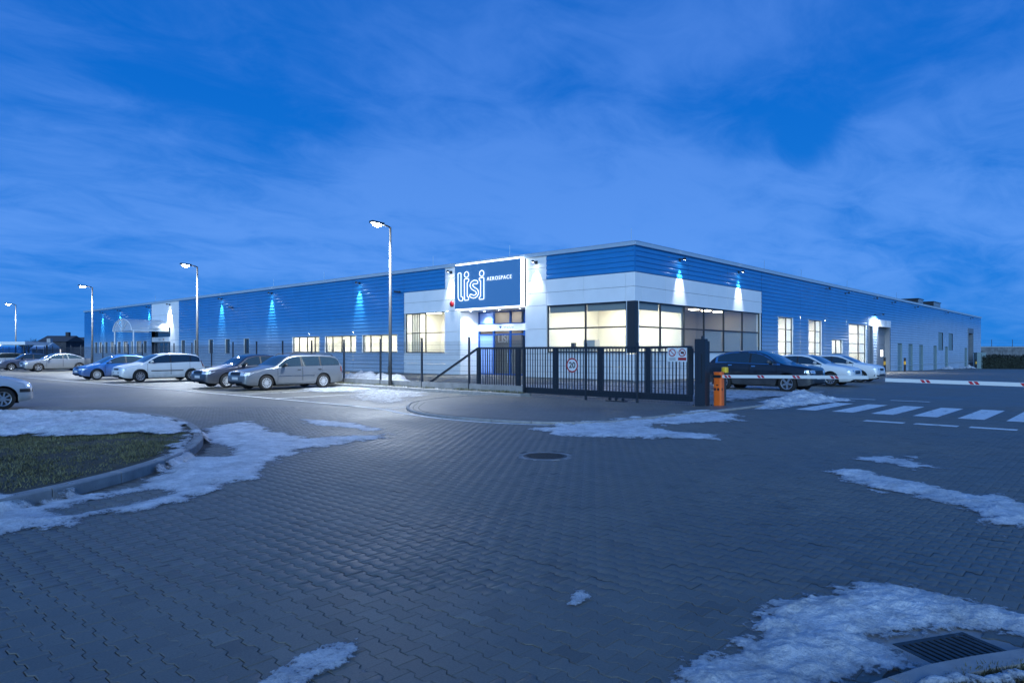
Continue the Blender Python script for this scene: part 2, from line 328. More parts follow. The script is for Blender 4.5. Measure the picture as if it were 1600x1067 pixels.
px_, py_, pd_, ps_ = paver_field()
inview = (np.abs(ps_) < .745 * pd_) & (pd_ > 3.22)
order = np.argsort(np.where(inview, pd_, 1e9)); first = order[:300]; rest = np.setdiff1d(np.arange(len(px_)), first)
rg = np.random.default_rng(5)
tints = np.clip(rg.normal(.5, .22, len(px_)) + np.where(rg.random(len(px_)) < .07, rg.choice([-.9, .8], len(px_)), 0), -.6, 1.6)
me0 = bpy.data.meshes.new('paver'); me0.from_pydata(PV.tolist(), [], PF); me0.materials.append(M_PAV)
for k in first:
    o = add('paver', me0, pavement); o.location = (px_[k], py_[k], rg.normal(0, .0009)); o.rotation_euler = (rg.normal(0, .006), rg.normal(0, .006), rg.normal(0, .006)); o['tint'] = float(tints[k])
n = len(rest); tx, ty = rg.normal(0, .0045, n), rg.normal(0, .0045, n)
V3 = np.repeat(PV[None], n, 0); V3[:, :, 2] += (rg.normal(0, .0009, n))[:, None] + V3[:, :, 0] * tx[:, None] + V3[:, :, 1] * ty[:, None]
V3[:, :, 0] += px_[rest][:, None]; V3[:, :, 1] += py_[rest][:, None]
pf = PF[:15]; ff = np.concatenate([np.array(f) for f in pf]); sz = np.array([len(f) for f in pf])
FF = (ff[None] + (np.arange(n) * 36)[:, None]).ravel(); SZ = np.tile(sz, n)
me = np_mesh('paver_bed', V3.reshape(-1, 3), FF, SZ, M_PAV)
at = me.attributes.new('tint', 'FLOAT', 'POINT'); at.data.foreach_set('value', np.repeat(tints[rest], 36).astype(np.float32))
pb = add('paver_bed', me, pavement); pb['kind'] = 'stuff'
# dark joint bed under the pavers
bed = gp([(-150, 1180), (1750, 1180), (1640, 637), (-60, 637)])
def holed(me, outer, hole):
    bm = bmesh.new(); es = []
    for loop in (outer, hole):
        vs_ = [bm.verts.new(p) for p in loop]; es += [bm.edges.new((vs_[i], vs_[(i + 1) % len(vs_)])) for i in range(len(vs_))]
    bmesh.ops.triangle_fill(bm, edges=es, use_beauty=True); bmesh.ops.recalc_face_normals(bm, faces=bm.faces)
    if sum(f.normal.z for f in bm.faces) < 0: bmesh.ops.reverse_faces(bm, faces=bm.faces)
    bm.to_mesh(me); bm.free()
GRATE_H = [(_gc[0] + a * math.cos(_ga) - b_ * math.sin(_ga), _gc[1] + a * math.sin(_ga) + b_ * math.cos(_ga)) for a, b_ in ((-.25, -.155), (.25, -.155), (.25, .155), (-.25, .155))]
me = bpy.data.meshes.new('joint_bed'); me.materials.append(M_SAND); holed(me, [(x, y, -.009) for x, y in bed], [(x, y, -.009) for x, y in GRATE_H]); add('joint_bed', me, pavement)
# the same opening through the paved sheet, which is rebuilt as level part (with hole) + sloping part
me = bpy.data.meshes.new('pavement'); me.materials.append(M_YARD); holed(me, [(-70, -70, -.012), (3, -70, -.012), (3, 125, -.012), (-70, 125, -.012)], [(x, y, -.012) for x, y in GRATE_H]); bm = bmesh.new(); bm.from_mesh(me)
bm.faces.new([bm.verts.new(p) for p in ((3, -70, -.012), (125, -70, gz(125) - .012), (125, 125, gz(125) - .012), (3, 125, -.012))]); bm.to_mesh(me); bm.free(); pavement.data = me

# gate apron: raised panel of pavers with an edging course
M_APR = M_YARD
apron = tag(MB().prism(APRON, -.02, .035).build('apron', M_APR), kind='structure')
def stones(parent, line, wdt, z0, z1, length, m, name='kerb_stone', inward=1, cham=.015):
    # cut a polyline into stones of about `length`, each its own mesh
    acc = [0]
    for i in range(1, len(line)): acc.append(acc[-1] + math.dist(line[i], line[i - 1]))
    tot = acc[-1]; cnt = max(1, round(tot / length))
    def at(s):
        s = min(max(s, 0), tot - 1e-6)
        for i in range(1, len(acc)):
            if acc[i] >= s:
                t = (s - acc[i - 1]) / max(1e-9, acc[i] - acc[i - 1]); a, b = line[i - 1], line[i]; L = math.dist(a, b) or 1
                return (a[0] + (b[0] - a[0]) * t, a[1] + (b[1] - a[1]) * t), (-(b[1] - a[1]) / L * inward, (b[0] - a[0]) / L * inward)
    for k in range(cnt):
        b = MB(); s0, s1 = tot * k / cnt + .008, tot * (k + 1) / cnt - .008; q = 4; rows = []
        dz = random.uniform(-.003, .003)
        for i in range(q + 1):
            p, nn = at(s0 + (s1 - s0) * i / q); h = gz(p[0])
            rows.append([(p[0] + nn[0] * a, p[1] + nn[1] * a, h + z) for a, z in ((0, z0), (0, z1 - cham + dz), (cham, z1 + dz), (wdt, z1 + dz), (wdt, z0))])
        v0 = len(b.v)
        for r_ in rows: b.v += r_
        for i in range(q):
            for j in range(4): b.f.append((v0 + i * 5 + j, v0 + i * 5 + j + 1, v0 + i * 5 + 5 + j + 1, v0 + i * 5 + 5 + j))
        b.f.append((v0, v0 + 1, v0 + 2, v0 + 3, v0 + 4)); e = v0 + q * 5; b.f.append((e + 4, e + 3, e + 2, e + 1, e))
        b.build(name, m, parent)
ed = smooth_line([(-14.2, -3.0), (-15.0, -2.82), (-16.6, -2.92), (-18.45, -3.82), (-20.02, -5.55), (-20.68, -6.9), (-20.83, -8.4), (-20.42, -10.3), (-19.55, -11.43), (-18.2, -11.63), (-15.5, -11.93), (-12.8, -12.13), (-11.2, -12.2)], .25)
stones(apron, ed, .08, -.02, .05, 1.0, M_KERB, 'edging_stone', 1)
for off in (.16, .3):
    ln = smooth_line([(-18.45 + off, -3.82 - off * .9), (-20.02 + off * 1.1, -5.55 - off * .3), (-20.68 + off, -6.9), (-20.83 + off, -8.4), (-20.42 + off, -10.3 + off * .5), (-19.55 + off * .6, -11.43 + off)], .25)
    b = MB()
    for i in range(len(ln) - 1): b.bar((*ln[i], .034), (*ln[i + 1], .034), .02, .008)
    b.build('joint_course', M_SAND, apron)
stones(apron, [(-11.15, -12.2), (-9.2, -12.15), (-7.6, -12.0)], .12, -.02, .06, 1.0, M_KERB, 'edging_stone', 1)

# left island
def offset_line(line, d):
    o = []
    for i, p in enumerate(line):
        a, b_ = line[max(i - 1, 0)], line[min(i + 1, len(line) - 1)]; L = math.dist(a, b_) or 1; o.append((p[0] - (b_[1] - a[1]) / L * d, p[1] + (b_[0] - a[0]) / L * d))
    return o
isl = tag(MB().prism(offset_line(ISL_K, .12) + ISL[len(ISL_K):], -.05, .10).build('grass_island', M_SOIL), kind='structure')
stones(isl, ISL_K, .15, -.03, .125, 1.0, M_KERB, inward=1)
risl = tag(MB().prism(offset_line(RK, -.1) + RISL[len(RK):], -.05, .065).build('grass_verge', M_SOIL), kind='structure')
stones(risl, RK, .14, -.03, .085, 1.0, M_KERB, inward=-1)
# verge strip along the fence
verge = tag(MB().box(-14.0, -13.74, -4.35, 62, -.05, .10).build('fence_verge', M_SOIL), kind='structure')
stones(verge, [(-14.15, 62), (-14.15, -4.4)], .14, -.03, .12, 1.0, M_KERB, inward=1)
stones(verge, [(-14.15, -4.42), (-13.6, -4.42)], .12, -.03, .12, .6, M_KERB, inward=1)

def blades(name, poly, count, h0, h1, zb, parent, avoid=None, zf=None):
    P = np.array(poly); r = np.random.default_rng(len(name) + count); x = r.uniform(P[:, 0].min(), P[:, 0].max(), count * 3); y = r.uniform(P[:, 1].min(), P[:, 1].max(), count * 3)
    k = np_inpoly(x, y, poly); x, y = x[k][:count], y[k][:count]
    dens = fbm(x * 1.7, y * 1.7); k = r.random(len(x)) < np.clip((dens - .28) * 3.2, .12, 1); x, y, dens = x[k], y[k], dens[k]; n = len(x)
    a = r.uniform(0, 2 * math.pi, n); h = r.uniform(h0, h1, n) * (.55 + dens * .9); wd = r.uniform(.003, .007, n) * (1 + h * 8); ln = r.normal(0, .55, n) * h; l2 = r.normal(0, .55, n) * h
    v = np.zeros((n, 3, 3)); v[:, 0] = np.stack([x - np.cos(a) * wd, y - np.sin(a) * wd, np.full(n, zb)], 1); v[:, 1] = np.stack([x + np.cos(a) * wd, y + np.sin(a) * wd, np.full(n, zb)], 1); v[:, 2] = np.stack([x + ln, y + l2, zb + h], 1)
    me = np_mesh(name, v.reshape(-1, 3), np.arange(n * 3), np.full(n, 3), M_GRASS); o = add(name, me, parent); return o
isl_in = [p for p in smooth_line([(-31.2, -12.0), (-29.4, -11.1), (-28.5, -10.45), (-27.65, -9.45), (-26.75, -7.9), (-26.1, -5.6), (-25.95, -3.4), (-26.6, -1.3), (-28.2, .2), (-31, 1.0)], .3)] + [(-33, 1.2), (-33, -12.8)]
tag(blades('grass', isl_in, 110000, .014, .042, .10, None), 'short olive winter grass on the left island', 'grass', kind='stuff')
tag(blades('grass', [(p[0], p[1]) for p in gp([(1425, 1075), (1500, 1050), (1545, 1042), (1620, 1030), (1800, 1030), (1800, 1200), (1425, 1200)], .07)], 9000, .014, .04, .065, None), 'brown grass tufts in the bottom right corner', 'grass', kind='stuff')
tag(blades('grass', [(-14.0, -4.3), (-13.75, -4.3), (-13.75, 40), (-14.0, 40)], 9000, .05, .12, .10, None), 'grass strip along the foot of the fence', 'grass', kind='stuff')

# manhole, drain
mh = empty('manhole_cover', (*MAN, 0)); tag(mh, 'round cast iron manhole cover in the paved forecourt', 'manhole')
M_IRON = mat('cast_iron', (.07, .068, .065), .55, .6, noise_amt=.3, noise_scale=20)
MB().lathe([(.42, -.012), (.42, .0), (.335, .0), (.335, -.012)], 40).build('collar', M_KERB, mh)
MB().lathe([(.33, -.012), (.33, .001), (.30, .001), (.30, -.004), (0.001, -.004)], 40).build('lid', M_IRON, mh)
b = MB()
for i in range(-6, 7):
    for j in range(-6, 7):
        x, y = i * .046 + (j % 2) * .023, j * .046
        if math.hypot(x, y) < .28: b.box(x - .013, x + .013, y - .013, y + .013, -.005, .002)
b.build('tread_stud', M_IRON, mh)
gc = Vector((*[sum(p[i] for p in GRATE) / 4 for i in (0, 1)], 0)); e1 = Vector((GRATE[2][0] - GRATE[1][0], GRATE[2][1] - GRATE[1][1], 0)); ang = math.atan2(e1.y, e1.x)
dg = empty('drain_grate', (gc.x, gc.y, 0), ang); tag(dg, 'slotted cast iron drain grate beside the corner kerb, half under snow', 'drain')
hw, hh = .25, .155
b = MB()
for q in ((-.46, -hw, -.36, .36), (hw, .46, -.36, .36), (-hw, hw, -.36, -hh), (-hw, hw, hh, .36)): b.box(*q, -.1, -.006)
b.build('mortar_collar', M_KERB, dg)
MB().box(-hw, hw, -hh, hh, -.057, -.050).build('pit_shade_plate', mat('pit_shade_black', (.004, .004, .004), .9), dg)  # shallow black plate below the bars; its colour supplies the pit's shade
b = MB().box(-hw, hw, -hh, -hh + .03, -.05, -.002).box(-hw, hw, hh - .03, hh, -.05, -.002).box(-hw, -hw + .03, -hh + .03, hh - .03, -.05, -.003).box(hw - .03, hw, -hh + .03, hh - .03, -.05, -.003); b.build('frame', M_IRON, dg)
for i in range(10):
    x = -hw + .055 + i * (2 * hw - .11) / 9; o = MB().box(x - .013, x + .013, -hh + .03, hh - .03, -.03, -.0025).build('bar', M_IRON, dg)

# painted markings
def mark(poly, name, label, cat, group, z=.0045):
    o = MB().quad(*[(x, y, gz(x) + z) for x, y in poly]).build(name, M_PAINT); return tag(o, label, cat, group)
ZB = [(-12.3, -12.95), (-13.1, -13.5), (-14.05, -14.4), (-14.87, -15.27), (-15.74, -16.27), (-16.76, -17.24), (-17.76, -18.34), (-18.75, -19.3)]
names = ['nearest the orange barrier post', 'second from the orange barrier post', 'third from the orange barrier post', 'fourth from the orange barrier post', 'fifth from the orange barrier post', 'sixth from the orange barrier post', 'cut by the right edge of the picture', None]
for i in range(7):
    y = -12.25 - i * .93; mark([(-12.85, y), (-9.55, y), (-9.55, y - .52), (-12.85, y - .52)], 'crossing_stripe', 'white zebra crossing stripe, ' + names[i], 'road marking', 'zebra crossing stripes')
for i, nm in enumerate(['left', 'middle', 'right']):
    y = -15.45 - i * 1.0; mark([(-15.02, y), (-14.72, y), (-14.72, y - .8), (-15.02, y - .8)], 'stop_dash', nm + ' of the three white dashes in front of the crossing', 'road marking', 'stop line dashes')
for i, nm in enumerate(['left', 'right']):
    y = -12.6 - i * 1.55; mark([(-7.4, y), (-7.15, y), (-7.15, y - 1.1), (-7.4, y - 1.1)], 'stop_dash', nm + ' white dash just beyond the zebra crossing', 'road marking', 'dashes beyond the crossing')
ln = smooth_line([(-21.2, 46), (-20.8, 27), (-20.35, 10), (-20.2, 0), (-20.3, -4.5), (-20.75, -6.3), (-21.02, -8.3), (-20.75, -10.0), (-19.9, -11.5), (-18.9, -12.0)], .4)
b = MB()
for i in range(len(ln) - 1):
    a, c = Vector((*ln[i], 0)), Vector((*ln[i + 1], 0)); d = (c - a).normalized(); nn = Vector((-d.y, d.x, 0)) * .065
    b.quad(*[(p.x, p.y, .0045) for p in (a - nn, c - nn, c + nn, a + nn)])
tag(b.build('lane_line', M_PAINT), 'long white line along the front of the parking bays, curving round the apron', 'road marking')
for y, nm in [(-4.8, 'beside the raised apron'), (1.2, 'right of the grey estate car'), (4.2, 'under the grey estate car'), (13.2, 'left of the dark saloon'), (16.2, 'right of the white hatchback'), (20.9, 'between white hatchback and blue car')]:
    mark([(-20.2, y), (-14.3, y), (-14.3, y - .11), (-20.2, y - .11)], 'bay_line', 'white parking bay line ' + nm, 'road marking', 'parking bay lines')

# ------------------------------------------------------------ snow
def snow_mat():
    m = bpy.data.materials.new('snow'); m.use_nodes = True; t = m.node_tree; p = t.nodes['Principled BSDF']; n = t.nodes.new; l = t.links.new
    g = n('ShaderNodeNewGeometry'); a = n('ShaderNodeAttribute'); a.attribute_name = 'cover'
    n1 = n('ShaderNodeTexNoise'); n1.inputs['Scale'].default_value = 7; n1.inputs['Detail'].default_value = 9; n1.inputs['Roughness'].default_value = .68; l(g.outputs['Position'], n1.inputs['Vector'])
    n2 = n('ShaderNodeTexNoise'); n2.inputs['Scale'].default_value = 42; n2.inputs['Detail'].default_value = 6; n2.inputs['Roughness'].default_value = .7; l(g.outputs['Position'], n2.inputs['Vector'])
    av = n('ShaderNodeMix'); av.data_type = 'FLOAT'; av.inputs[0].default_value = .45; l(n1.outputs['Fac'], av.inputs[2]); l(n2.outputs['Fac'], av.inputs[3])
    mr = n('ShaderNodeMapRange'); mr.inputs[1].default_value = .32; mr.inputs[2].default_value = .68; mr.inputs[3].default_value = 0; mr.inputs[4].default_value = 1; l(av.outputs[0], mr.inputs[0])
    # opacity = smoothstep on cover*1.35 - noise
    ml = n('ShaderNodeMath'); ml.operation = 'MULTIPLY'; ml.inputs[1].default_value = 1.22; l(a.outputs['Fac'], ml.inputs[0])
    sb = n('ShaderNodeMath'); sb.operation = 'SUBTRACT'; l(ml.outputs[0], sb.inputs[0]); l(mr.outputs[0], sb.inputs[1])
    op = n('ShaderNodeMapRange'); op.interpolation_type = 'SMOOTHSTEP'; op.inputs[1].default_value = -.05; op.inputs[2].default_value = .40; l(sb.outputs[0], op.inputs[0])
    cr = n('ShaderNodeValToRGB'); cr.color_ramp.elements[0].color = (.30, .33, .37, 1); cr.color_ramp.elements[1].color = (.92, .92, .92, 1); cr.color_ramp.elements[0].position = .02; cr.color_ramp.elements[1].position = 1.0; l(sb.outputs[0], cr.inputs[0])
    n3 = n('ShaderNodeTexNoise'); n3.inputs['Scale'].default_value = 2.3; n3.inputs['Detail'].default_value = 8; n3.inputs['Roughness'].default_value = .72; l(g.outputs['Position'], n3.inputs['Vector'])
    d3 = n('ShaderNodeMapRange'); d3.inputs[1].default_value = .38; d3.inputs[2].default_value = .58; d3.inputs[3].default_value = .68; d3.inputs[4].default_value = 1.0; l(n3.outputs['Fac'], d3.inputs[0])
    vs_ = n('ShaderNodeVectorMath'); vs_.operation = 'SCALE'; l(cr.outputs[0], vs_.inputs[0]); l(d3.outputs[0], vs_.inputs['Scale']); l(vs_.outputs[0], p.inputs['Base Color'])
    p.inputs['Roughness'].default_value = .55
    b = n('ShaderNodeBump'); b.inputs['Strength'].default_value = 1.0; b.inputs['Distance'].default_value = .06; l(av.outputs[0], b.inputs['Height']); l(b.outputs[0], p.inputs['Normal'])
    tr = n('ShaderNodeBsdfTransparent'); mx = n('ShaderNodeMixShader'); l(op.outputs[0], mx.inputs[0]); l(tr.outputs[0], mx.inputs[1]); l(p.outputs[0], mx.inputs[2]); l(mx.outputs[0], t.nodes['Material Output'].inputs['Surface'])
    return m
M_SNOW = snow_mat()
def base_z(x, y):
    z = np.clip((np_pdist(x, y, ISL) * np.where(np_inpoly(x, y, ISL), 1, -1) + .10) / .16, 0, 1) * .128; z = np.where(np_inpoly(x, y, RISL), .088, z); z = np.where(np_inpoly(x, y, APRON), .04, z)
    z = np.where((x > -14.15) & (x < -13.7) & (y > -4.4), .115, z)
    return z - .011 * np.clip(x - 3, 0, 137)
def snow(poly, h, label, step=.06, rag=.35, ramp=.3, fade=.25, lump=2.2, cover=1.0, name='snow_patch', bumpy=.6, holes=None, rough_h=.0, grow=0):
    P = np.array(poly); m = rag + .3; x0, x1, y0, y1 = P[:, 0].min() - m, P[:, 0].max() + m, P[:, 1].min() - m, P[:, 1].max() + m
    nx, ny = int((x1 - x0) / step) + 2, int((y1 - y0) / step) + 2; X, Y = np.meshgrid(np.linspace(x0, x1, nx), np.linspace(y0, y1, ny), indexing='ij')
    sd = np_pdist(X, Y, poly) * np.where(np_inpoly(X, Y, poly), 1, -1) + grow
    sd = sd + (fbm(X * 1.1 / rag + 3, Y * 1.1 / rag + 9, 6) - .5) * rag * 1.6 + (fbm(X * 5 / rag + 13, Y * 5 / rag + 2, 5) - .5) * rag * .75
    if holes is not None:
        for hp in holes: sd = np.minimum(sd, np_pdist(X, Y, hp) * np.where(np_inpoly(X, Y, hp), -1, 1) + (fbm(X * 9, Y * 9) - .5) * .05)
    s = np.clip(sd / ramp, 0, 1); s = s * s * (3 - 2 * s)
    lm = fbm(X * lump + 31, Y * lump + 7, 6); fine = fbm(X * 14 + 3, Y * 14 + 11, 4)
    hgt = h * s * ((1 - bumpy) + bumpy * 2 * np.clip(lm - .15, 0, 1)) * (.85 + .3 * fine) + rough_h * s * np.clip(fine - .45, 0, 1)
    fr = min(.32, .9 * rag)
    Z = base_z(X, Y) + .0035 + hgt
    cov = np.where(sd > 0, .30 + .70 * np.clip(sd / fade, 0, 1), .30 * np.clip(1 + sd / fr, 0, 1)) * cover
    idx = np.arange(nx * ny).reshape(nx, ny); q = np.stack([idx[:-1, :-1], idx[1:, :-1], idx[1:, 1:], idx[:-1, 1:]], -1).reshape(-1, 4)
    keep = (sd.ravel()[q] > -fr).any(1); q = q[keep]; used, inv = np.unique(q, return_inverse=True)
    v = np.stack([X.ravel(), Y.ravel(), Z.ravel()], 1)[used]
    me = np_mesh(name, v, inv.reshape(-1), np.full(len(q), 4), M_SNOW, True)
    at = me.attributes.new('cover', 'FLOAT', 'POINT'); at.data.foreach_set('value', cov.ravel()[used].astype(np.float32))
    return tag(add(name, me), label, 'snow', kind='stuff')
snow(gp([(-60, 643), (0, 644), (100, 646), (170, 645), (215, 650), (275, 656), (306, 670), (290, 686), (262, 683), (200, 680), (130, 682), (60, 684), (0, 682), (-60, 682)], .1), .10, 'ploughed snow bank along the back of the left grass island', .04, .6, .7, .22, 1.6, rough_h=.06, bumpy=.9)
snow(gp([(302, 690), (322, 668), (385, 658), (420, 672), (480, 684), (520, 683), (600, 679), (598, 687), (520, 695), (470, 703), (452, 712), (412, 730), (420, 742), (390, 752), (340, 765), (250, 790), (120, 815), (0, 840), (-90, 855), (-90, 806), (0, 792), (60, 787), (150, 772), (200, 762), (238, 742), (262, 722), (275, 700), (290, 690)]), .035, 'large snow sweep spilling from the left island kerb over the pavers', .04, .4, .5, .30, 1.5, rough_h=.03, grow=.10, holes=[gp([(300, 712), (312, 692), (350, 700), (350, 712)]), gp([(100, 797), (180, 778), (240, 768), (250, 772), (200, 785), (110, 802)])])
snow(gp([(465, 655), (500, 656), (560, 662), (597, 670), (592, 675), (540, 671), (500, 666), (475, 663)]), .02, 'thin snow streak lying alone on the pavers left of the apron', .05, .4, .4, .2)
snow(gp([(830, 668), (930, 660), (1010, 655), (1100, 643), (1150, 648), (1152, 657), (1090, 662), (1010, 668), (1120, 680), (1112, 687), (1000, 684), (930, 683), (880, 680)]), .035, 'snow strip along the front edge of the gate apron', .05, .6, .4, .28, grow=.08, rough_h=.03)
snow(gp([(1333, 712), (1365, 709), (1430, 711), (1425, 722), (1467, 731), (1430, 735), (1390, 727), (1340, 718)]), .015, 'small snow patch between the crossing dashes and the long right streak', .04, .5, .3, .2, cover=.9)
snow(gp([(1455, 710), (1500, 712), (1480, 716)]), .008, 'tiny faint snow fleck right of the small patch', .05, .4, .3, .4, cover=.8)
snow(gp([(1300, 738), (1335, 735), (1400, 748), (1440, 753), (1500, 770), (1600, 783), (1750, 800), (1750, 850), (1600, 823), (1540, 826), (1505, 812), (1520, 793), (1440, 779), (1380, 770), (1345, 757)]), .03, 'long snow streak running out of the right edge', .03, .4, .35, .22, grow=.06, rough_h=.04)
snow(gp([(1030, 1067), (1080, 1035), (1125, 1010), (1135, 990), (1195, 962), (1190, 940), (1250, 925), (1330, 907), (1400, 910), (1450, 918), (1530, 930), (1600, 955), (1750, 975), (1750, 1010), (1620, 1010), (1575, 1000), (1530, 993), (1465, 996), (1400, 1010), (1418, 1030), (1420, 1046), (1360, 1067), (1240, 1115), (1000, 1115)]), .04, 'big crusty snow mound around the corner drain', .01, .2, .3, .15, 6, bumpy=.9, rough_h=.03, holes=[gp([(1402, 1008), (1450, 1040), (1580, 1020), (1530, 998), (1500, 1004), (1470, 997)])])
snow(gp([(1400, 1080), (1440, 1060), (1480, 1056), (1530, 1062), (1560, 1052), (1620, 1046), (1640, 1062), (1560, 1078), (1480, 1085)], .08), .03, 'snow crust on the verge behind the corner kerb', .012, .08, .06, .06, 8)
snow(gp([(878, 945), (898, 920), (925, 922), (930, 935), (905, 950)]), .012, 'small icy snow lump alone in the middle foreground', .012, .05, .05, .05, 8, cover=.8)
snow(gp([(385, 1075), (440, 1035), (500, 1008), (560, 997), (577, 1010), (555, 1035), (500, 1062), (470, 1100), (370, 1100)]), .015, 'icy snow smear at the bottom edge of the picture', .012, .06, .08, .06, 8, cover=.8)
snow(gp([(545, 1055), (575, 1038), (585, 1050), (570, 1072), (545, 1080)]), .012, 'icy fleck right of the bottom smear', .012, .05, .05, .06, 8, cover=.55)
snow(gp([(1165, 640), (1200, 623), (1235, 612), (1280, 614), (1300, 622), (1340, 626), (1260, 634), (1190, 641)]), .17, 'lumpy snow heap between the barrier post and the crossing', .05, .5, .9, .25, 2.2, bumpy=.95, rough_h=.1)
snow(gp([(1100, 612), (1150, 602), (1230, 606), (1290, 612), (1320, 618), (1220, 622), (1130, 632), (1105, 628)]), .05, 'thin snow under and around the black car', .08, .8, .4, .7, 1.5, cover=.75)
snow(gp([(560, 606), (640, 606), (740, 618), (690, 622), (655, 630), (600, 638), (520, 628), (500, 612)]), .008, 'frost glaze on the empty bay beside the apron', .1, 1.0, .4, 1.5, .9, cover=.62, rough_h=0)
snow(gp([(440, 606), (560, 601), (640, 606), (560, 612), (470, 616)]), .012, 'thin snow along the kerb behind the grey estate car', .1, .8, .4, .8, cover=.7)
snow([(-13.0, -10.6), (-13.0, 3), (-1.6, 3), (-1.2, -1.5), (5, -2), (8, -4.5), (-3, -6.5), (-8, -10)], .02, 'patchy snow on the yard behind the gate', .12, 2.2, .6, 1.8, .7, cover=.62)
snow([(-12.8, 4), (-12.6, 14.5), (-11.0, 15), (-9.8, 10), (-10.6, 5.2), (-11.5, 3.4)], .6, 'shovelled snow pile behind the fence near the lamp post', .1, .9, 1.5, .3, .8, bumpy=.8)
snow([(-12.9, 16), (-12.6, 33), (-11.2, 32), (-11.0, 20), (-11.7, 16)], .55, 'low snow ridge behind the fence behind the white hatchback', .14, .9, 1.2, .3, .8, bumpy=.8)
snow([(-13.98, -3.0), (-13.98, 11), (-13.86, 11), (-13.80, -3.0)], .03, 'snow line on the grass strip below the fence', .04, .14, .08, .1, cover=.8)
snow([(8, -7.6), (30, -5.8), (60, -6.5), (60, -3.0), (24, -3.5), (9, -4.5)], .04, 'snow streaks on the yard beyond the white cars', .25, 2.5, .8, 2.2, .35, cover=.62)
snow([(72, -1.2), (100, -1.2), (150, -6), (150, 2), (112, 1.5), (110, -.4), (74, -.5)], .9, 'snow bank at the far end of the right facade', .4, 2.0, 2.5, .5, .3)
snow([(100, -14), (130, -22), (170, -30), (170, -4), (125, -5)], 1.1, 'snow mound in front of the dark hedge at the far right', .5, 3, 4, .8, .2)

# ------------------------------------------------------------ the factory building
HB = 7.3
B = empty('factory_building'); tag(B, 'long low factory hall with blue to silver ribbed cladding and white entrance corner', 'building')
def clad_mat():
    m = bpy.data.materials.new('ribbed_cladding'); m.use_nodes = True; t = m.node_tree; p = t.nodes['Principled BSDF']; n = t.nodes.new; l = t.links.new
    g = n('ShaderNodeNewGeometry'); s = n('ShaderNodeSeparateXYZ'); l(g.outputs['Position'], s.inputs[0])
    # colour changes in whole ribs: blue at the eaves to silver at the foot, as coil-coated courses
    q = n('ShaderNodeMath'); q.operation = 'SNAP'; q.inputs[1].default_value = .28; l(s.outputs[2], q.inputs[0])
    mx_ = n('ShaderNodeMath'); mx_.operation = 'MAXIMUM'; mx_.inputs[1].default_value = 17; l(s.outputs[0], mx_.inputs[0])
    xr = n('ShaderNodeMapRange'); xr.inputs[1].default_value = 17; xr.inputs[2].default_value = 75; xr.inputs[3].default_value = 0; xr.inputs[4].default_value = -3.0; l(mx_.outputs[0], xr.inputs[0])  # slides the ramp to silver along the right facade, lamp sheen put into colour
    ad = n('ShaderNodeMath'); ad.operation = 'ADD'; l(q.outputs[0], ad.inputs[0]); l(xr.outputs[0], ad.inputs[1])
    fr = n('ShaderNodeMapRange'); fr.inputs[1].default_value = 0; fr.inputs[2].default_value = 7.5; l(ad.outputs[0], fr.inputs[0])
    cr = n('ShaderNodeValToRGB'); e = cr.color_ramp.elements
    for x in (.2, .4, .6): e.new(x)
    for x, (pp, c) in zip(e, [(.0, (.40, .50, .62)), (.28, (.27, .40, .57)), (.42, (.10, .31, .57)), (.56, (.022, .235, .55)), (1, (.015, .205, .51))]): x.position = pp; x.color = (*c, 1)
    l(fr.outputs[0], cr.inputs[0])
    nn = n('ShaderNodeTexNoise'); nn.inputs['Scale'].default_value = .6; nn.inputs['Detail'].default_value = 5; l(g.outputs['Position'], nn.inputs['Vector'])
    mr = n('ShaderNodeMapRange'); mr.inputs[1].default_value = .3; mr.inputs[2].default_value = .7; mr.inputs[3].default_value = .93; mr.inputs[4].default_value = 1.07; l(nn.outputs['Fac'], mr.inputs[0])
    sc = n('ShaderNodeVectorMath'); sc.operation = 'SCALE'; l(cr.outputs[0], sc.inputs[0]); l(mr.outputs[0], sc.inputs['Scale']); l(sc.outputs[0], p.inputs['Base Color'])
    p.inputs['Metallic'].default_value = .12; p.inputs['Roughness'].default_value = .36; p.inputs['Specular IOR Level'].default_value = .8
    return m
M_CLAD = clad_mat()
M_WHITE = mat('white_composite_panel', (.78, .80, .82), .32, noise_amt=.03, noise_scale=1.2)
M_TRIM = mat('roof_trim', (.50, .60, .66), .35, .4)
M_DARKF = mat('anthracite_frame', (.035, .042, .05), .4, .3)
M_BACK = mat('backing_wall', (.05, .06, .07), .9)
M_GLASS = glass_mat('window_glass'); M_DGLASS = mat('dark_pane', (.012, .03, .05), .04, 0, spec=.8)
M_ROOM = mat('room_paint', (.78, .75, .66), .9); M_ROOMD = mat('room_paint_dimmed', (.36, .33, .29), .9); M_FLOOR = mat('room_floor', (.45, .43, .40), .6)  # M_ROOMD is M_ROOM darkened, the office's dimness put into its wall colour
M_DOOR = mat('door_grey_green', (.16, .24, .27), .5, noise_amt=.05, noise_scale=2); M_DOCK = mat('dock_door', (.13, .16, .20), .5, noise_amt=.08, noise_scale=1.5); M_CANVAS = mat('dock_header', (.75, .77, .8), .6, noise_amt=.2, noise_scale=1.5)
M_BLUEF = mat('blue_frame', (.02, .10, .36), .35, .3)
def FP(face, a, z, o): return (-o, a, z) if face == 'L' else (a, -o, z)
def fbox(b, face, a0, a1, z0, z1, o0, o1):
    p, q = FP(face, a0, z0, o0), FP(face, a1, z1, o1); return b.box(p[0], q[0], p[1], q[1], min(z0, z1), max(z0, z1))
PITCH = .28
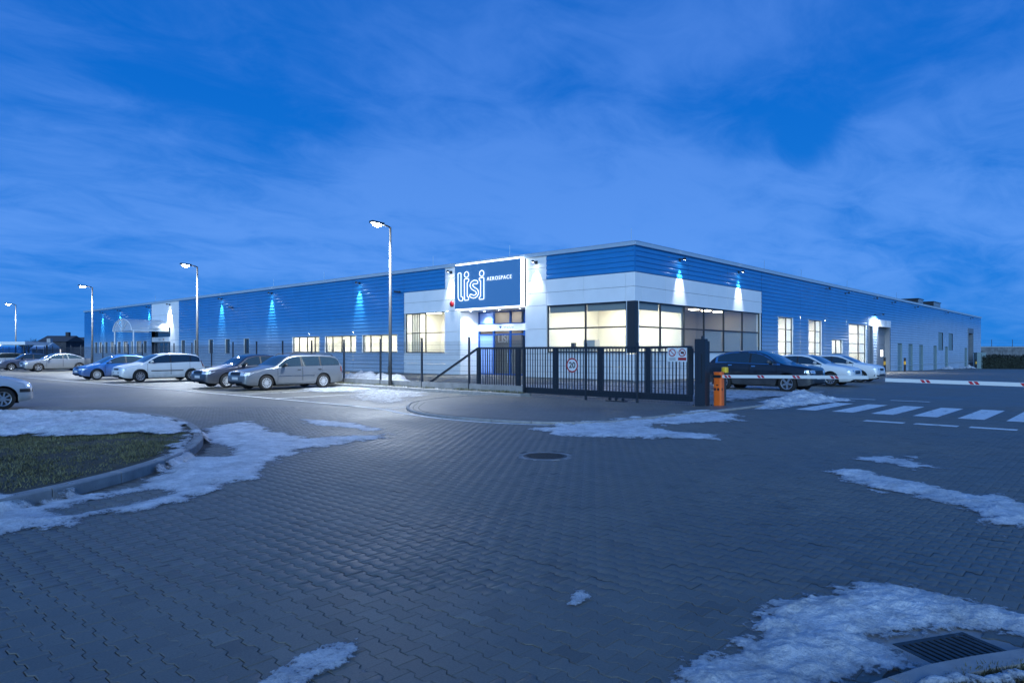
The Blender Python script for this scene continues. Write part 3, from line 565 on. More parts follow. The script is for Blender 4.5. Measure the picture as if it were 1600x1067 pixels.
def prof(z0, z1):
    pts = []; k = math.floor(z0 / PITCH) - 1
    br = []
    while k * PITCH < z1 + PITCH:
        for s, o in ((0, .004), (.14, .045), (.66, .045), (.9, .004)): br.append(((k + s) * PITCH, o))
        k += 1
    def f(z):
        for (a, oa), (b_, ob) in zip(br, br[1:]):
            if a <= z <= b_: return oa + (ob - oa) * (z - a) / (b_ - a)
        return 0
    return [(z0, f(z0))] + [(z, o) for z, o in br if z0 + .001 < z < z1 - .001] + [(z1, f(z1))]
OPEN = {'L': [], 'R': []}
def opening(face, a0, a1, z0, z1): OPEN[face].append((a0, a1, z0, z1))
def clad(face, a0, a1, z0, z1):
    b = MB(); ops = [o for o in OPEN[face] if o[0] < a1 and o[1] > a0 and o[2] < z1 and o[3] > z0]
    cuts = sorted({a0, a1, *[min(max(v, a0), a1) for o in ops for v in o[:2]]})
    for c0, c1 in zip(cuts, cuts[1:]):
        if c1 - c0 < .01: continue
        free = [(z0, z1)]
        for o in ops:
            if o[0] < (c0 + c1) / 2 < o[1]:
                nf = []
                for f0, f1 in free:
                    if o[3] <= f0 or o[2] >= f1: nf.append((f0, f1)); continue
                    if o[2] > f0: nf.append((f0, o[2]))
                    if o[3] < f1: nf.append((o[3], f1))
                free = nf
        for f0, f1 in free:
            pr = prof(f0, f1); base = len(b.v); e0 = .008 if c0 == a0 else 0; e1 = .008 if c1 == a1 else 0
            for z, o in pr: b.v += [FP(face, c0 + e0, z, o), FP(face, c1 - e1, z, o)]
            for i in range(len(pr) - 1): b.f.append((base + 2 * i, base + 2 * i + 1, base + 2 * i + 3, base + 2 * i + 2))
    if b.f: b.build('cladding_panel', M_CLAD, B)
# --- windows
def window(face, a0, a1, z0, z1, muls=(), trans=(), glass=M_GLASS, fm=M_DARKF, fw=.06, rec=.06, depth=.28, reveal=M_WHITE, sill=True):
    opening(face, a0, a1, z0, z1); b = MB()
    for p in ((a0, a0 + fw), (a1 - fw, a1)): fbox(b, face, *p, z0, z1, -rec, -rec - .07)
    for p in ((z0, z0 + fw), (z1 - fw, z1)): fbox(b, face, a0 + fw, a1 - fw, *p, -rec - .001, -rec - .069)
    for a in muls: fbox(b, face, a - fw / 2, a + fw / 2, z0 + fw, z1 - fw, -rec + .01, -rec - .08)
    for z in trans: fbox(b, face, a0 + fw, a1 - fw, z - fw / 2, z + fw / 2, -rec - .003, -rec - .067)
    wn = b.build('window', fm, B)
    b = MB()
    for p in ((a0 - .02, a0), (a1, a1 + .02)): fbox(b, face, *p, z0, z1, .05, -depth)
    fbox(b, face, a0, a1, z1, z1 + .02, .05, -depth)
    b.build('reveal', reveal, wn)
    if sill: fbox(MB(), face, a0 - .03, a1 + .03, z0 - .04, z0, .08, -rec).build('sill', M_TRIM, wn)
    ca = [a0, *muls, a1]; cz = [z0, *trans, z1]
    for i in range(len(ca) - 1):
        for j in range(len(cz) - 1):
            fbox(MB(), face, ca[i] + fw / 2, ca[i + 1] - fw / 2, cz[j] + fw / 2, cz[j + 1] - fw / 2, -rec - .03, -rec - .036).build('pane', glass, wn)
    return wn
E_ROOM = mat('ceiling_panel_light', (1, 1, 1), .5, emit=(1, .94, .78), es=34)
def room(face, a0, a1, z0, z1, dep, m, lights, es=None, d0=.16):
    b = MB(); P = lambda a, z, o: FP(face, a, z, -o)
    b.quad(P(a0, z0, dep), P(a1, z0, dep), P(a1, z1, dep), P(a0, z1, dep)); b.quad(P(a0, z0, d0), P(a0, z0, dep), P(a0, z1, dep), P(a0, z1, d0)); b.quad(P(a1, z0, d0), P(a1, z0, dep), P(a1, z1, dep), P(a1, z1, d0))
    b.quad(P(a0, z1, d0), P(a0, z1, dep), P(a1, z1, dep), P(a1, z1, d0)); b.build('room_wall', m, B)
    MB().quad(P(a0, z0, d0), P(a0, z0, dep), P(a1, z0, dep), P(a1, z0, d0)).build('room_floor', M_FLOOR, B)
    for a, o, la, lo in lights:
        bb = MB(); fbox(bb, face, a - la / 2, a + la / 2, z1 - .06, z1 - .03, -o + lo / 2, -o - lo / 2); bb.build('ceiling_light', es or E_ROOM, B)
# narrow unlit windows, left facade
for a in (43.2, 47.2, 51.0, 54.6, 58.0): window('L', a, a + 1.05, 1.42, 2.85, glass=M_DGLASS)
for a0, a1 in ((69.2, 70.3), (73.4, 74.5), (78.2, 79.4), (83.2, 84.4), (87.4, 88.6)): window('L', a0, a1, 1.42, 2.9, glass=M_DGLASS)
E_DIM = mat('dim_ceiling_light', (1, 1, 1), .5, emit=(1, .9, .75), es=6)
for a0, a1 in ((71.0, 72.6), (75.6, 77.2), (80.6, 82.0), (85.6, 86.6)): window('L', a0, a1, 1.42, 2.9)
room('L', 69.1, 90, .9, 3.2, 2.2, M_ROOM, [(a, 1.1, 1.2, .5) for a in (72, 76.5, 81, 86)], E_DIM)
# three lit strip windows
for a0, a1 in ((30.85, 35.2), (25.6, 30.0), (20.4, 24.75)):
    wd = a1 - a0; window('L', a0, a1, 1.52, 2.86, muls=[a0 + wd * f for f in (.2, .48, .78)])
room('L', 20.3, 35.4, .8, 3.2, 3.0, M_ROOM, [(a, 1.2, 1.4, .7) for a in (22, 25, 28, 31, 34)])
# office window left of the entrance
window('L', 15.17, 19.5, 1.5, 4.33, muls=[17.3], trans=[2.9])
room('L', 15.05, 19.65, .7, 4.45, 3.6, M_ROOM, [(16.4, 1.6, 1.2, .8), (18.4, 1.6, 1.2, .8)])
b = MB()
for a in (19.1, 18.85, 18.6, 18.35): fbox(b, 'L', a - .1, a + .06, 1.3, 4.3, -.35, -.4)
b.build('curtain', mat('curtain', (.62, .55, .40), .9), B)
# corner ribbon window
def ribbon(face, a0, a1, muls):
    return window(face, a0, a1, 1.5, 4.32, muls=muls, trans=[2.93], fw=.085, rec=.03)
ribbon('L', .5, 6.1, [3.3]); ribbon('R', .36, 16.5, [2.76, 5.51, 8.05, 10.8, 13.65])
MB().box(-.012, .36, -.012, .5, 1.5, 4.32).build('corner_post', M_DARKF, B)
# corner room (bright) and the dimmer office beside it
def corner_room():
    x1, y1, z0, z1 = 5.45, 6.25, .5, 4.5
    b = MB(); b.quad((x1, .2, z0), (x1, y1, z0), (x1, y1, z1), (x1, .2, z1)); b.quad((.2, y1, z0), (x1, y1, z0), (x1, y1, z1), (.2, y1, z1)); b.quad((.15, .15, z1), (x1, .15, z1), (x1, y1, z1), (.15, y1, z1)); b.build('room_wall', M_ROOM, B)
    MB().quad((.15, .15, z0), (x1, .15, z0), (x1, y1, z0), (.15, y1, z0)).build('room_floor', M_FLOOR, B)
    for x in (1.6, 3.9):
        for y in (1.6, 4.4): MB().box(x - .6, x + .6, y - .3, y + .3, z1 - .06, z1 - .03).build('ceiling_light', E_ROOM, B)
corner_room()
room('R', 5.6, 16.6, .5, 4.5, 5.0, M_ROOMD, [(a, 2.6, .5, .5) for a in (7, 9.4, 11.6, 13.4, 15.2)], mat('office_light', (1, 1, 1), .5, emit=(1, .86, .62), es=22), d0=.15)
M_BLIND = mat('blind_slat', (.55, .53, .46), .7)
for a0, a1 in ((8.15, 10.7), (10.9, 13.55), (13.75, 16.4)):
    b = MB()
    for k in range(24): fbox(b, 'R', a0, a1, 1.6 + k * .055, 1.6 + k * .055 + .035, -.16, -.175)
    b.build('window_blind', M_BLIND, B)
# tall lit windows on the right facade
for a0, a1 in ((19.75, 22.7), (26.15, 29.25), (36.7, 42.1)):
    wd = a1 - a0; window('R', a0, a1, gz(a0) + .55, 4.2, muls=[a0 + wd * .60], trans=[1.45, 2.35, 3.28], rec=.04, depth=.5)
window('R', 31.9, 34.85, 1.4, 2.65, muls=[33.4])
room('R', 19.2, 42.5, -.1, 4.6, 4.5, M_ROOM, [(a, 2.0, 1.6, 1.2) for a in (20.5, 23.5, 26.8, 30, 33.5, 37, 40.5)], mat('hall_light', (1, 1, 1), .5, emit=(1, .95, .85), es=30), d0=.12)
# far doors, dock portals, upper windows
def slab_door(a0, a1, z1):
    z0 = gz(a0) - .02; opening('R', a0, a1, z0, z1); d = fbox(MB(), 'R', a0 + .05, a1 - .05, z0, z1 - .05, -.09, -.14).build('door', M_DOOR, B)
    b = MB(); fbox(b, 'R', a0, a0 + .05, z0, z1, .05, -.14); fbox(b, 'R', a1 - .05, a1, z0, z1, .05, -.14); fbox(b, 'R', a0 + .05, a1 - .05, z1 - .05, z1, .05, -.14); b.build('door_frame', M_DOOR, d)
    fbox(MB(), 'R', a0 + .12, a0 + .28, z0 + 1.02, z0 + 1.06, -.02, -.09).build('handle', M_DARKF, d)
for a, z in ((54.2, 2.55), (59.1, 2.5), (64.4, 2.45), (72.3, 2.4), (79.5, 2.32), (94.1, 2.2)): slab_door(a, a + 1.9, z)
for a in (75.3, 82.0):
    opening('R', a, a + 2.9, 1.8, 4.2); p_ = fbox(MB(), 'R', a, a + 2.9, 1.8, 4.2, -.05, -.12).build('vent_panel', M_DOOR, B)
def dock(a0, a1, ztop, zh, lit):
    z0 = gz(a0) - .05; opening('R', a0, a1, z0, ztop)
    p_ = fbox(MB(), 'R', a0, a1, zh, ztop, .12, -.3).build('dock_header', M_CANVAS if lit else M_DOCK, B)
    fbox(MB(), 'R', a0, a0 + .3, z0, zh, .1, -.5).build('jamb', M_DOCK, p_); fbox(MB(), 'R', a1 - .3, a1, z0, zh, .1, -.5).build('jamb', M_DOCK, p_)
    n_ = 5
    for k in range(n_): fbox(MB(), 'R', a0 + .3, a1 - .3, z0 + (zh - z0) * k / n_ + .01, z0 + (zh - z0) * (k + 1) / n_ - .01, -.4, -.46).build('door_section', M_DOCK, p_)
    return p_
dock(42.75, 44.5, 4.85, 4.2, True); d2 = dock(45.9, 51.0, 4.9, 4.2, True); dock(96.9, 101.3, 5.3, 4.55, False)
fbox(MB(), 'R', 46.8, 47.6, 1.1, 1.75, .16, .19).build('dock_window', mat('lit_vision_panel', (1, 1, 1), .4, emit=(1, .93, .8), es=2.5), d2)
# --- white composite panels with open joints
def wpanel(face, a0, a1, z0, z1, o=.03):
    b = MB(); fbox(b, face, a0 + .009, a1 - .009, z0 + .009, z1 - .009, o, -.06); b.build('white_panel', M_WHITE, B)
def wgrid(face, As, Zs):
    for a0, a1 in zip(As, As[1:]):
        for z0, z1 in zip(Zs, Zs[1:]): wpanel(face, a0, a1, z0, z1)
wgrid('L', [15.14, 17.35, 19.6], [4.313, 5.1, 5.87]); wgrid('L', [15.14, 17.35, 19.6], [0.02, .74, 1.46])
wgrid('L', [13.75, 15.14], [0.02, 1.46, 2.93, 4.345, 5.1, 5.87, 6.6, HB]); wgrid('L', [6.14, 7.75], [0.02, 1.46, 2.93, 4.345, 5.1, 5.87, 6.6, HB])
wgrid('L', [0, .56, 3.37, 6.14], [4.313, 5.1, 5.87]); wgrid('R', [-.03, .59, 3.2, 5.85, 8.55, 11.2, 13.9, 16.7], [4.313, 5.1, 5.87])
wgrid('L', [0, .56, 3.37, 6.14], [.02, .74, 1.46]); wgrid('R', [-.03, .59, 3.2, 5.85, 8.55, 11.2, 13.9, 16.7], [-.12, .72, 1.46])
# far entrance zone
wgrid('L', [59.7, 62.1], [0.02, 1.46, 2.93, 4.345, 5.87, HB]); wgrid('L', [62.1, 64.9, 67.7], [4.345, 5.87, HB])
opening('L', 62.1, 67.7, 0, 4.345)
fbox(MB(), 'L', 62.1, 67.7, 2.75, 3.3, .0, -.3).build('fascia_band', M_WHITE, B)
fd = fbox(MB(), 'L', 62.1, 67.7, 3.3, 4.345, -.35, -.4).build('overlight', M_DGLASS, B)
for k in range(4):
    a = 62.2 + k * 1.38; d = MB(); fbox(d, 'L', a, a + .08, .02, 2.75, -.3, -.4); fbox(d, 'L', a + 1.28, a + 1.36, .02, 2.75, -.3, -.4); fbox(d, 'L', a + .08, a + 1.28, .02, .14, -.3, -.4); fbox(d, 'L', a + .08, a + 1.28, 2.63, 2.75, -.3, -.4)
    d = d.build('door', mat('door_frame_grey', (.28, .30, .33), .4, .4), B); fbox(MB(), 'L', a + .08, a + 1.28, .14, 2.63, -.34, -.35).build('pane', M_DGLASS, d)
b = MB(); fbox(b, 'L', 64.0, 64.3, 2.95, 3.1, .002, .01); b.build('fascia_mark', mat('orange_mark', (.6, .25, .05), .6), B)
add_text('fascia_lettering', 'Wejście', mat('sign_grey', (.25, .27, .33), .6), .22, (-.004, 65.3, 3.02), (R(90), 0, R(-90)), B, .002)
# --- cladding fields
def fields(face, As, z0f, z1):
    for a0, a1 in zip(As, As[1:]): clad(face, a0, a1, z0f(a0), z1)
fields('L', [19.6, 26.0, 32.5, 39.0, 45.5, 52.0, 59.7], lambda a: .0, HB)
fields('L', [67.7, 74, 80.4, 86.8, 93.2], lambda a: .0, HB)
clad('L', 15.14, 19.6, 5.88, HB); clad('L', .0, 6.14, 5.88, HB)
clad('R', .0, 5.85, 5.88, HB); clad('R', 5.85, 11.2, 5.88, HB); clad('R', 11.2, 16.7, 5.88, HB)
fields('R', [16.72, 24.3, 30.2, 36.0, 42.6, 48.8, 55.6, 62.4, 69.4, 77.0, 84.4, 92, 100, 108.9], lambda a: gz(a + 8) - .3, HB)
# corner trims, plinth line, roof edge, shell
MB().box(-.05, .0, -.05, .0, 5.88, HB).build('corner_trim', mat('blue_trim', (.015, .205, .51), .4, .3), B)
b = MB(); fbox(b, 'R', 50.9, 108.9, -.02, .03, .06, .045); b.build('plinth_rail', M_TRIM, B)
MB().box(-.14, .1, -.14, 93.3, HB, 7.5).build('roof_trim', M_TRIM, B); MB().box(.1, 109, -.14, .1, HB, 7.5).build('roof_trim', M_TRIM, B)
MB().box(-.16, .12, -.16, 93.32, 7.5, 7.53).build('coping', mat('coping_metal', (.55, .62, .68), .3, .6), B); MB().box(.12, 109.02, -.16, .12, 7.5, 7.53).build('coping', MATS['coping_metal'], B)
MB().quad((.1, .1, 7.3), (109, .1, 7.3), (109, 93, 7.3), (.1, 93, 7.3)).build('roof', M_BACK, B)
b = MB(); b.quad((109, 0, -2), (109, 93.2, -2), (109, 93.2, 7.35), (109, 0, 7.35)); b.quad((0, 93.2, -.1), (109, 93.2, -2), (109, 93.2, 7.35), (0, 93.2, 7.35)); b.build('rear_wall', M_BACK, B)
b = MB()
b.quad((6, 6.5, -.5), (6, 93, -.5), (6, 93, 7.3), (6, 6.5, 7.3)); b.quad((6, 6.5, -2), (109, 6.5, -2), (109, 6.5, 7.3), (6, 6.5, 7.3)); b.build('inner_wall', M_BACK, B)
# backing behind unlit openings
b = MB(); b.quad((.9, 36, 0), (.9, 62, 0), (.9, 62, 7.2), (.9, 36, 7.2)); b.build('backing_wall', M_BACK, B)
b = MB(); b.quad((52, .8, -2), (108.9, .8, -2), (108.9, .8, 7.2), (52, .8, 7.2)); b.quad((42.6, .8, -2), (52, .8, -2), (52, .8, 7.2), (42.6, .8, 7.2)); b.build('backing_wall', M_BACK, B)

# --- entrance recess with blue lit doors
RD = 1.76
opening('L', 7.75, 13.75, 0, 4.4)
for z0, z1 in ((.02, 1.46), (1.46, 2.93), (2.93, 4.34)): MB().box(.0, RD, 13.66, 13.74, z0 + .008, z1 - .008).build('white_panel', M_WHITE, B)
for z0, z1 in ((.02, 1.46), (1.46, 2.93), (2.93, 4.34)): MB().box(.0, RD, 7.76, 7.84, z0 + .008, z1 - .008).build('white_panel', M_WHITE, B)
MB().box(-.02, RD, 7.84, 13.66, 4.3, 4.36).build('soffit', M_WHITE, B)
ent = MB()
for a in (13.6, 12.2, 10.68, 9.42, 7.9): ent.box(RD - .06, RD + .06, a - .06, a + .06, .02, 4.3)
for z in (.07, 2.72, 3.44, 4.25): ent.box(RD - .05, RD + .05, 7.9, 13.6, z - .045, z + .045)
ent = ent.build('entrance_frame', M_BLUEF, B)
MB().box(RD - .12, RD - .065, 7.85, 13.63, 2.97, 3.41).build('fascia_band', M_WHITE, B)
add_text('fascia_lettering', 'Wejście', mat('sign_blue', (.03, .09, .30), .6), .27, (RD - .124, 10.75, 3.19), (R(90), 0, R(-90)), B, .002)
MB().quad((RD - .125, 11.62, 3.27), (RD - .125, 11.36, 3.27), (RD - .125, 11.49, 3.1)).build('fascia_arrow', MATS['sign_blue'], B)
M_FROST = mat('frosted_blue_pane', (.25, .38, .75), .35)
for (a0, a1), m in (((12.27, 13.53), M_FROST), ((10.75, 12.13), M_GLASS), ((9.49, 10.61), M_GLASS), ((7.97, 9.35), M_GLASS)):
    MB().box(RD - .01, RD + .0, a0, a1, .12, 2.67).build('pane', m, ent); MB().box(RD - .01, RD, a0, a1, 3.49, 4.2).build('pane', m, ent)
for a in (10.85, 10.5): MB().tube([(RD - .12, a, .85), (RD - .12, a, 1.5)], .015, 6).build('handle', M_TRIM, ent)
M_LOB = mat('lobby_paint', (.40, .36, .32), .9)
b = MB(); x0, x1 = RD + .1, RD + 4; b.quad((x1, 7, 0), (x1, 14, 0), (x1, 14, 4.4), (x1, 7, 4.4)); b.quad((x0, 7, 0), (x1, 7, 0), (x1, 7, 4.4), (x0, 7, 4.4)); b.quad((x0, 14, 0), (x1, 14, 0), (x1, 14, 4.4), (x0, 14, 4.4)); b.quad((x0, 7, 4.4), (x1, 7, 4.4), (x1, 14, 4.4), (x0, 14, 4.4)); b.build('room_wall', M_LOB, B)
MB().quad((x0, 7, .01), (x1, 7, .01), (x1, 14, .01), (x0, 14, .01)).build('room_floor', mat('lobby_floor', (.08, .08, .09), .3), B)
for a in (9, 11.5, 13): MB().box(RD + .7, RD + 1.3, a - .5, a + .5, 4.34, 4.37).build('ceiling_light', E_DIM, B)
MB().box(RD + 1.66, RD + 1.76, 11.2, 14.0, 0, 4.4).build('partition_wall', M_LOB, B)
add_text('lobby_lettering', 'LISI', mat('lobby_white', (.8, .8, .8), .5), .72, (RD + 1.64, 12.9, 2.45), (R(90), 0, R(-90)), B, .015, .012)

# --- illuminated sign box
E_NEON = mat('led_white', (.8, .8, .8), .4, emit=(.92, .96, 1.0), es=1.25); E_TXT = mat('led_small', (.7, .7, .7), .4, emit=(.92, .96, 1.0), es=.75); E_RIM = mat('led_rim', (1, 1, 1), .4, emit=(.86, .93, 1.0), es=3.0)
M_SIGN = mat('sign_face_blue', (.10, .27, .50), .6)
sg = empty('sign_box', (0, 10.85, 4.38)); tag(sg, 'blue sign box with white glowing rim reading lisi AEROSPACE above the entrance', 'sign')
def sgp(x, y, z): return (x, y - 10.85, z - 4.38)
def sbox(x0, x1, y0, y1, z0, z1, n, m): return MB().box(*[x0, x1], y0 - 10.85, y1 - 10.85, z0 - 4.38, z1 - 4.38).build(n, m, sg)
sbox(-.36, -.02, 7.95, 13.70, 4.44, 7.24, 'sign_body', mat('sign_casing', (.35, .42, .52), .4))
sbox(-.40, -.362, 7.90, 13.76, 4.40, 7.28, 'face', M_SIGN)
sbox(-.355, -.05, 7.84, 7.94, 4.36, 7.36, 'led_strip', E_RIM); sbox(-.355, -.05, 7.95, 13.74, 7.25, 7.36, 'led_strip', E_RIM); sbox(-.355, -.05, 7.95, 13.74, 4.36, 4.43, 'led_strip', E_RIM); sbox(-.30, -.05, 13.71, 13.76, 4.44, 7.24, 'led_strip', E_RIM)
sbox(-.50, -.30, 7.80, 13.80, 7.37, 7.45, 'top_flashing', M_TRIM)
def neon(pts, closed=True):
    P = [sgp(-.44, y, z) for y, z in pts]
    if closed: P = P + [P[0], P[1]]
    return MB().tube(P, .021, 6).build('letter_outline', E_NEON, sg, True)
def rnd(pts, step=.12):    # soften corners a little
    return smooth_line(pts, step, True)
def corner(pts, r=.04):
    o = []; n_ = len(pts)
    for i in range(n_):
        a, b_, c = Vector(pts[i - 1]), Vector(pts[i]), Vector(pts[(i + 1) % n_])
        for q in (a, c): o.append(tuple(b_ + (q - b_).normalized() * min(r, (q - b_).length * .4)))
    return o
neon(corner([(13.41, 6.78), (13.12, 6.78), (13.12, 5.18), (12.93, 5.18), (12.95, 4.96), (13.13, 4.92), (13.29, 4.97), (13.40, 5.14)]))
neon([(12.6 + .2 * math.cos(a), 6.63 + .19 * math.sin(a)) for a in [k * math.pi / 9 for k in range(18)]])
neon(corner([(12.81, 6.35), (12.39, 6.35), (12.39, 6.15), (12.53, 6.15), (12.53, 5.16), (12.39, 5.16), (12.42, 4.95), (12.79, 4.95)]))
neon(rnd([(11.56, 6.13), (11.89, 6.21), (12.18, 6.08), (12.26, 5.86), (12.11, 5.64), (11.82, 5.51), (11.67, 5.37), (11.76, 5.26), (11.95, 5.24), (12.22, 5.33), (12.29, 5.17), (11.95, 5.05), (11.63, 5.13), (11.48, 5.36), (11.57, 5.6), (11.85, 5.74), (12.01, 5.88), (11.92, 5.99), (11.62, 5.96)]))
neon([(11.19 + .2 * math.cos(a), 6.60 + .19 * math.sin(a)) for a in [k * math.pi / 9 for k in range(18)]])
neon(corner([(11.41, 6.33), (10.99, 6.33), (10.99, 4.94), (11.41, 4.94), (11.41, 5.11), (11.29, 5.11), (11.29, 6.16), (11.41, 6.16)]))
t = add_text('letters_aerospace', 'AEROSPACE', E_TXT, .34, sgp(-.44, 9.65, 6.2), (R(90), 0, R(-90)), sg, .01, 0, sx=1.0)
t.name = 'lettering'; wd = t.dimensions.x; t.scale = (2.14 / max(wd, .1), 1, 1)
# --- alarm, cctv, wall lamps
def cctv(face, a, z, lab):
    c = empty('security_camera', FP(face, a, z, 0)); tag(c, lab, 'camera', 'wall cameras')
    s = 1; rz = 0 if face == 'L' else R(90)
    c.rotation_euler = (0, 0, rz)
    MB().box(-.06, 0, -.05, .05, -.06, .06).build('mount', M_DARKF, c); MB().bar((-.05, 0, 0), (-.35, -.1, -.02), .03).build('arm', M_DARKF, c); MB().bar((-.28, -.35, -.06), (-.38, .2, .0), .13, .12).build('housing', M_DARKF, c)
cctv('L', 46.5, 6.0, 'dark camera high on the blue wall between two wall lamps far left'); cctv('L', 20.1, 5.98, 'dark camera on the blue cladding edge beside the street lamp pole')
for a, nm in ((30.4, 'nearest the tall lit windows'), (44.9, 'above the dock portals'), (79.9, 'above the far grey doors')): cctv('R', a, 7.05, 'dark camera under the right eaves ' + nm)
al = empty('alarm_beacon', (-.03, 14.43, 4.82)); tag(al, 'round red alarm sounder on the white column beside the sign', 'alarm')
M_RED = mat('signal_red', (.55, .02, .03), .35)
MB().lathe([(.001, -.12), (.14, -.11), (.19, -.05), (.19, 0)], 20, 'x').build('dome', M_RED, al, True); MB().lathe([(.21, -.04), (.21, 0.02)], 20, 'x').build('base_ring', mat('dark_red', (.2, .01, .02), .5), al)
E_LAMP = mat('wall_lamp_lens', (1, 1, 1), .4, emit=(.93, .97, 1.0), es=60)
def wall_lamp(face, a, z, lab, power, cone=62, on=True, off=.34):
    l = empty('wall_lamp', FP(face, a, z, .03), 0 if face == 'L' else R(90)); tag(l, lab, 'lamp', 'facade lamps')
    MB().box(-.05, 0, -.09, .09, -.12, .08).build('back_plate', M_DARKF, l); MB().bar((-.04, 0, .02), (-off, 0, .04), .045).build('arm', M_DARKF, l)
    MB().lathe([(.05, .10), (.085, .08), (.10, -.04), (.085, -.045)], 14, 'z', (-off, 0, 0)).build('lamp_head', M_DARKF, l, True)
    if on:
        MB().lathe([(.001, -.03), (.083, -.03)], 14, 'z', (-off, 0, 0)).build('lens', E_LAMP, l)
        d = bpy.data.lights.new('wall_lamp_light', 'SPOT'); d.energy = power; d.spot_size = R(cone); d.spot_blend = .85; d.color = (.9, .95, 1.0); d.shadow_soft_size = .05
        o = bpy.data.objects.new('wall_lamp_light', d); COL.objects.link(o); o.parent = l; o.location = (-off, 0, -.07); o.rotation_euler = (0, R(-9), 0)
    return l
for a, z, lab in ((85.2, 6.95, 'lit lamp nearest the far left end of the blue wall'), (78.4, 6.95, 'second lit lamp from the far left end of the blue wall'), (68.4, 6.95, 'lit lamp on the ribbed wall just left of the white far entrance panels'), (62.2, 7.0, 'lit lamp on the white panels above the far entrance canopy'), (49.0, 6.95, 'lit lamp on the blue wall first right of the far entrance'), (38.8, 6.95, 'lit lamp in the middle of the long blue wall'), (25.1, 6.95, 'lit lamp on the blue wall above the lit strip windows')):
    wall_lamp('L', a, z, lab, 2200 if a == 62.2 else 1100, 58 if a == 62.2 else 43)
wall_lamp('L', 14.5, 6.98, 'lit lamp on the white column left of the sign', 420, 56); wall_lamp('L', 6.9, 6.98, 'lit lamp on the white column right of the sign', 460, 56)
wall_lamp('R', 4.8, 6.98, 'lit lamp on the blue band nearest the building corner', 900, 46); wall_lamp('R', 12.85, 6.95, 'lit lamp on the blue band at the end of the white panels', 900, 46)
for a, nm in ((35.6, 'above the third tall window'), (51.8, 'right of the dock portals'), (62.2, 'above the grey doors'), (99, 'at the far right end')): wall_lamp('R', a, 6.95, 'unlit lamp under the right eaves ' + nm, 0, on=False)
# dock lamp throws light over the middle of the right facade
wall_lamp('R', 45.2, 5.35, 'lit lamp between the two dock headers', 1500, 165, off=.8)
# soffit downlights in the entrance recess
for x, y, e in ((.55, 13.2, 420), (1.35, 12.7, 300), (.8, 10.8, 160), (.8, 9.0, 160)):
    dl = empty('downlight', (x, y, 4.3)); tag(dl, {13.2: 'recessed soffit light nearest the bright white recess wall', 12.7: 'recessed soffit light above the frosted blue pane', 10.8: 'recessed soffit light over the middle of the entrance doors', 9.0: 'recessed soffit light behind the right white column'}[y], 'lamp', 'entrance downlights')
    MB().lathe([(.001, -.008), (.075, -.008)], 16).build('lens', E_LAMP, dl); MB().lathe([(.075, -.012), (.10, -.012), (.10, 0)], 16).build('trim_ring', M_TRIM, dl)
    d = bpy.data.lights.new('downlight_light', 'SPOT'); d.energy = e; d.spot_size = R(115); d.spot_blend = .8; d.color = (.72, .84, 1.0); d.shadow_soft_size = .07
    o = bpy.data.objects.new('downlight_light', d); COL.objects.link(o); o.parent = dl; o.location = (0, 0, -.05)
# lightning rods and roof units
M_ROD = mat('rod_metal', (.25, .32, .38), .4, .6)
for i, (x, y, lab) in enumerate(((.6, .6, 'on the roof corner'), (.5, 9.6, 'above the sign'), (.5, 17.0, 'just left of the sign'), (.5, 31, 'above the middle of the lit strip windows'), (.5, 39.5, 'above the long blue wall'), (.5, 68, 'above the far entrance'), (18.5, .5, 'at the end of the white corner band'), (26, .5, 'above the second tall window'), (38, .5, 'above the third tall window'), (56, .5, 'beyond the docks'))):
    r_ = empty('lightning_rod', (x, y, 7.3)); tag(r_, 'thin lightning rod ' + lab, 'lightning rod', 'roof rods'); MB().tube([(0, 0, 0), (0, 0, 1.05)], .012, 5).build('rod', M_ROD, r_); MB().box(-.12, .12, -.12, .12, 0, .08).build('foot', M_KERB, r_)
for x, y, sx_, h, lab in ((72, 2.6, 3.0, 1.2, 'dark roof ventilation box further left'), (82, 2.6, 4.6, 1.3, 'larger dark roof ventilation box further right')):
    u = empty('roof_unit', (x, y, 7.3)); tag(u, lab, 'roof unit', 'roof ventilation boxes'); MB().box(-sx_ / 2, sx_ / 2, -1.2, 1.2, .2, h).build('casing', M_DARKF, u); MB().box(-sx_ / 2 - .1, sx_ / 2 + .1, -1.3, 1.3, h, h + .1).build('cover', M_DARKF, u)
    b = MB()
    for k in range(7): b.box(-sx_ / 2 + .3, sx_ / 2 - .3, -1.24, -1.2, .35 + k * .15, .42 + k * .15)
    b.build('louvre', M_TRIM, u)
    for qx in (-1, 1):
        for qy in (-1, 1): MB().box(qx * (sx_ / 2 - .2) - .06, qx * (sx_ / 2 - .2) + .06, qy * 1.0 - .06, qy * 1.0 + .06, 0, .2).build('leg', M_DARKF, u)
pr = empty('roof_pipe_frame', (83, 3, 7.3)); tag(pr, 'thin pipe frame standing on the far right roof', 'pipe frame')
for x in (-2, -1, 1, 2): MB().tube([(x, 0, 0), (x, 0, 1.5)], .06, 6).build('post', M_ROD, pr)
for x in (-1.5, 1.5): MB().tube([(x - .8, 0, 1.45), (x + .8, 0, 1.45)], .06, 6).build('rail', M_ROD, pr)
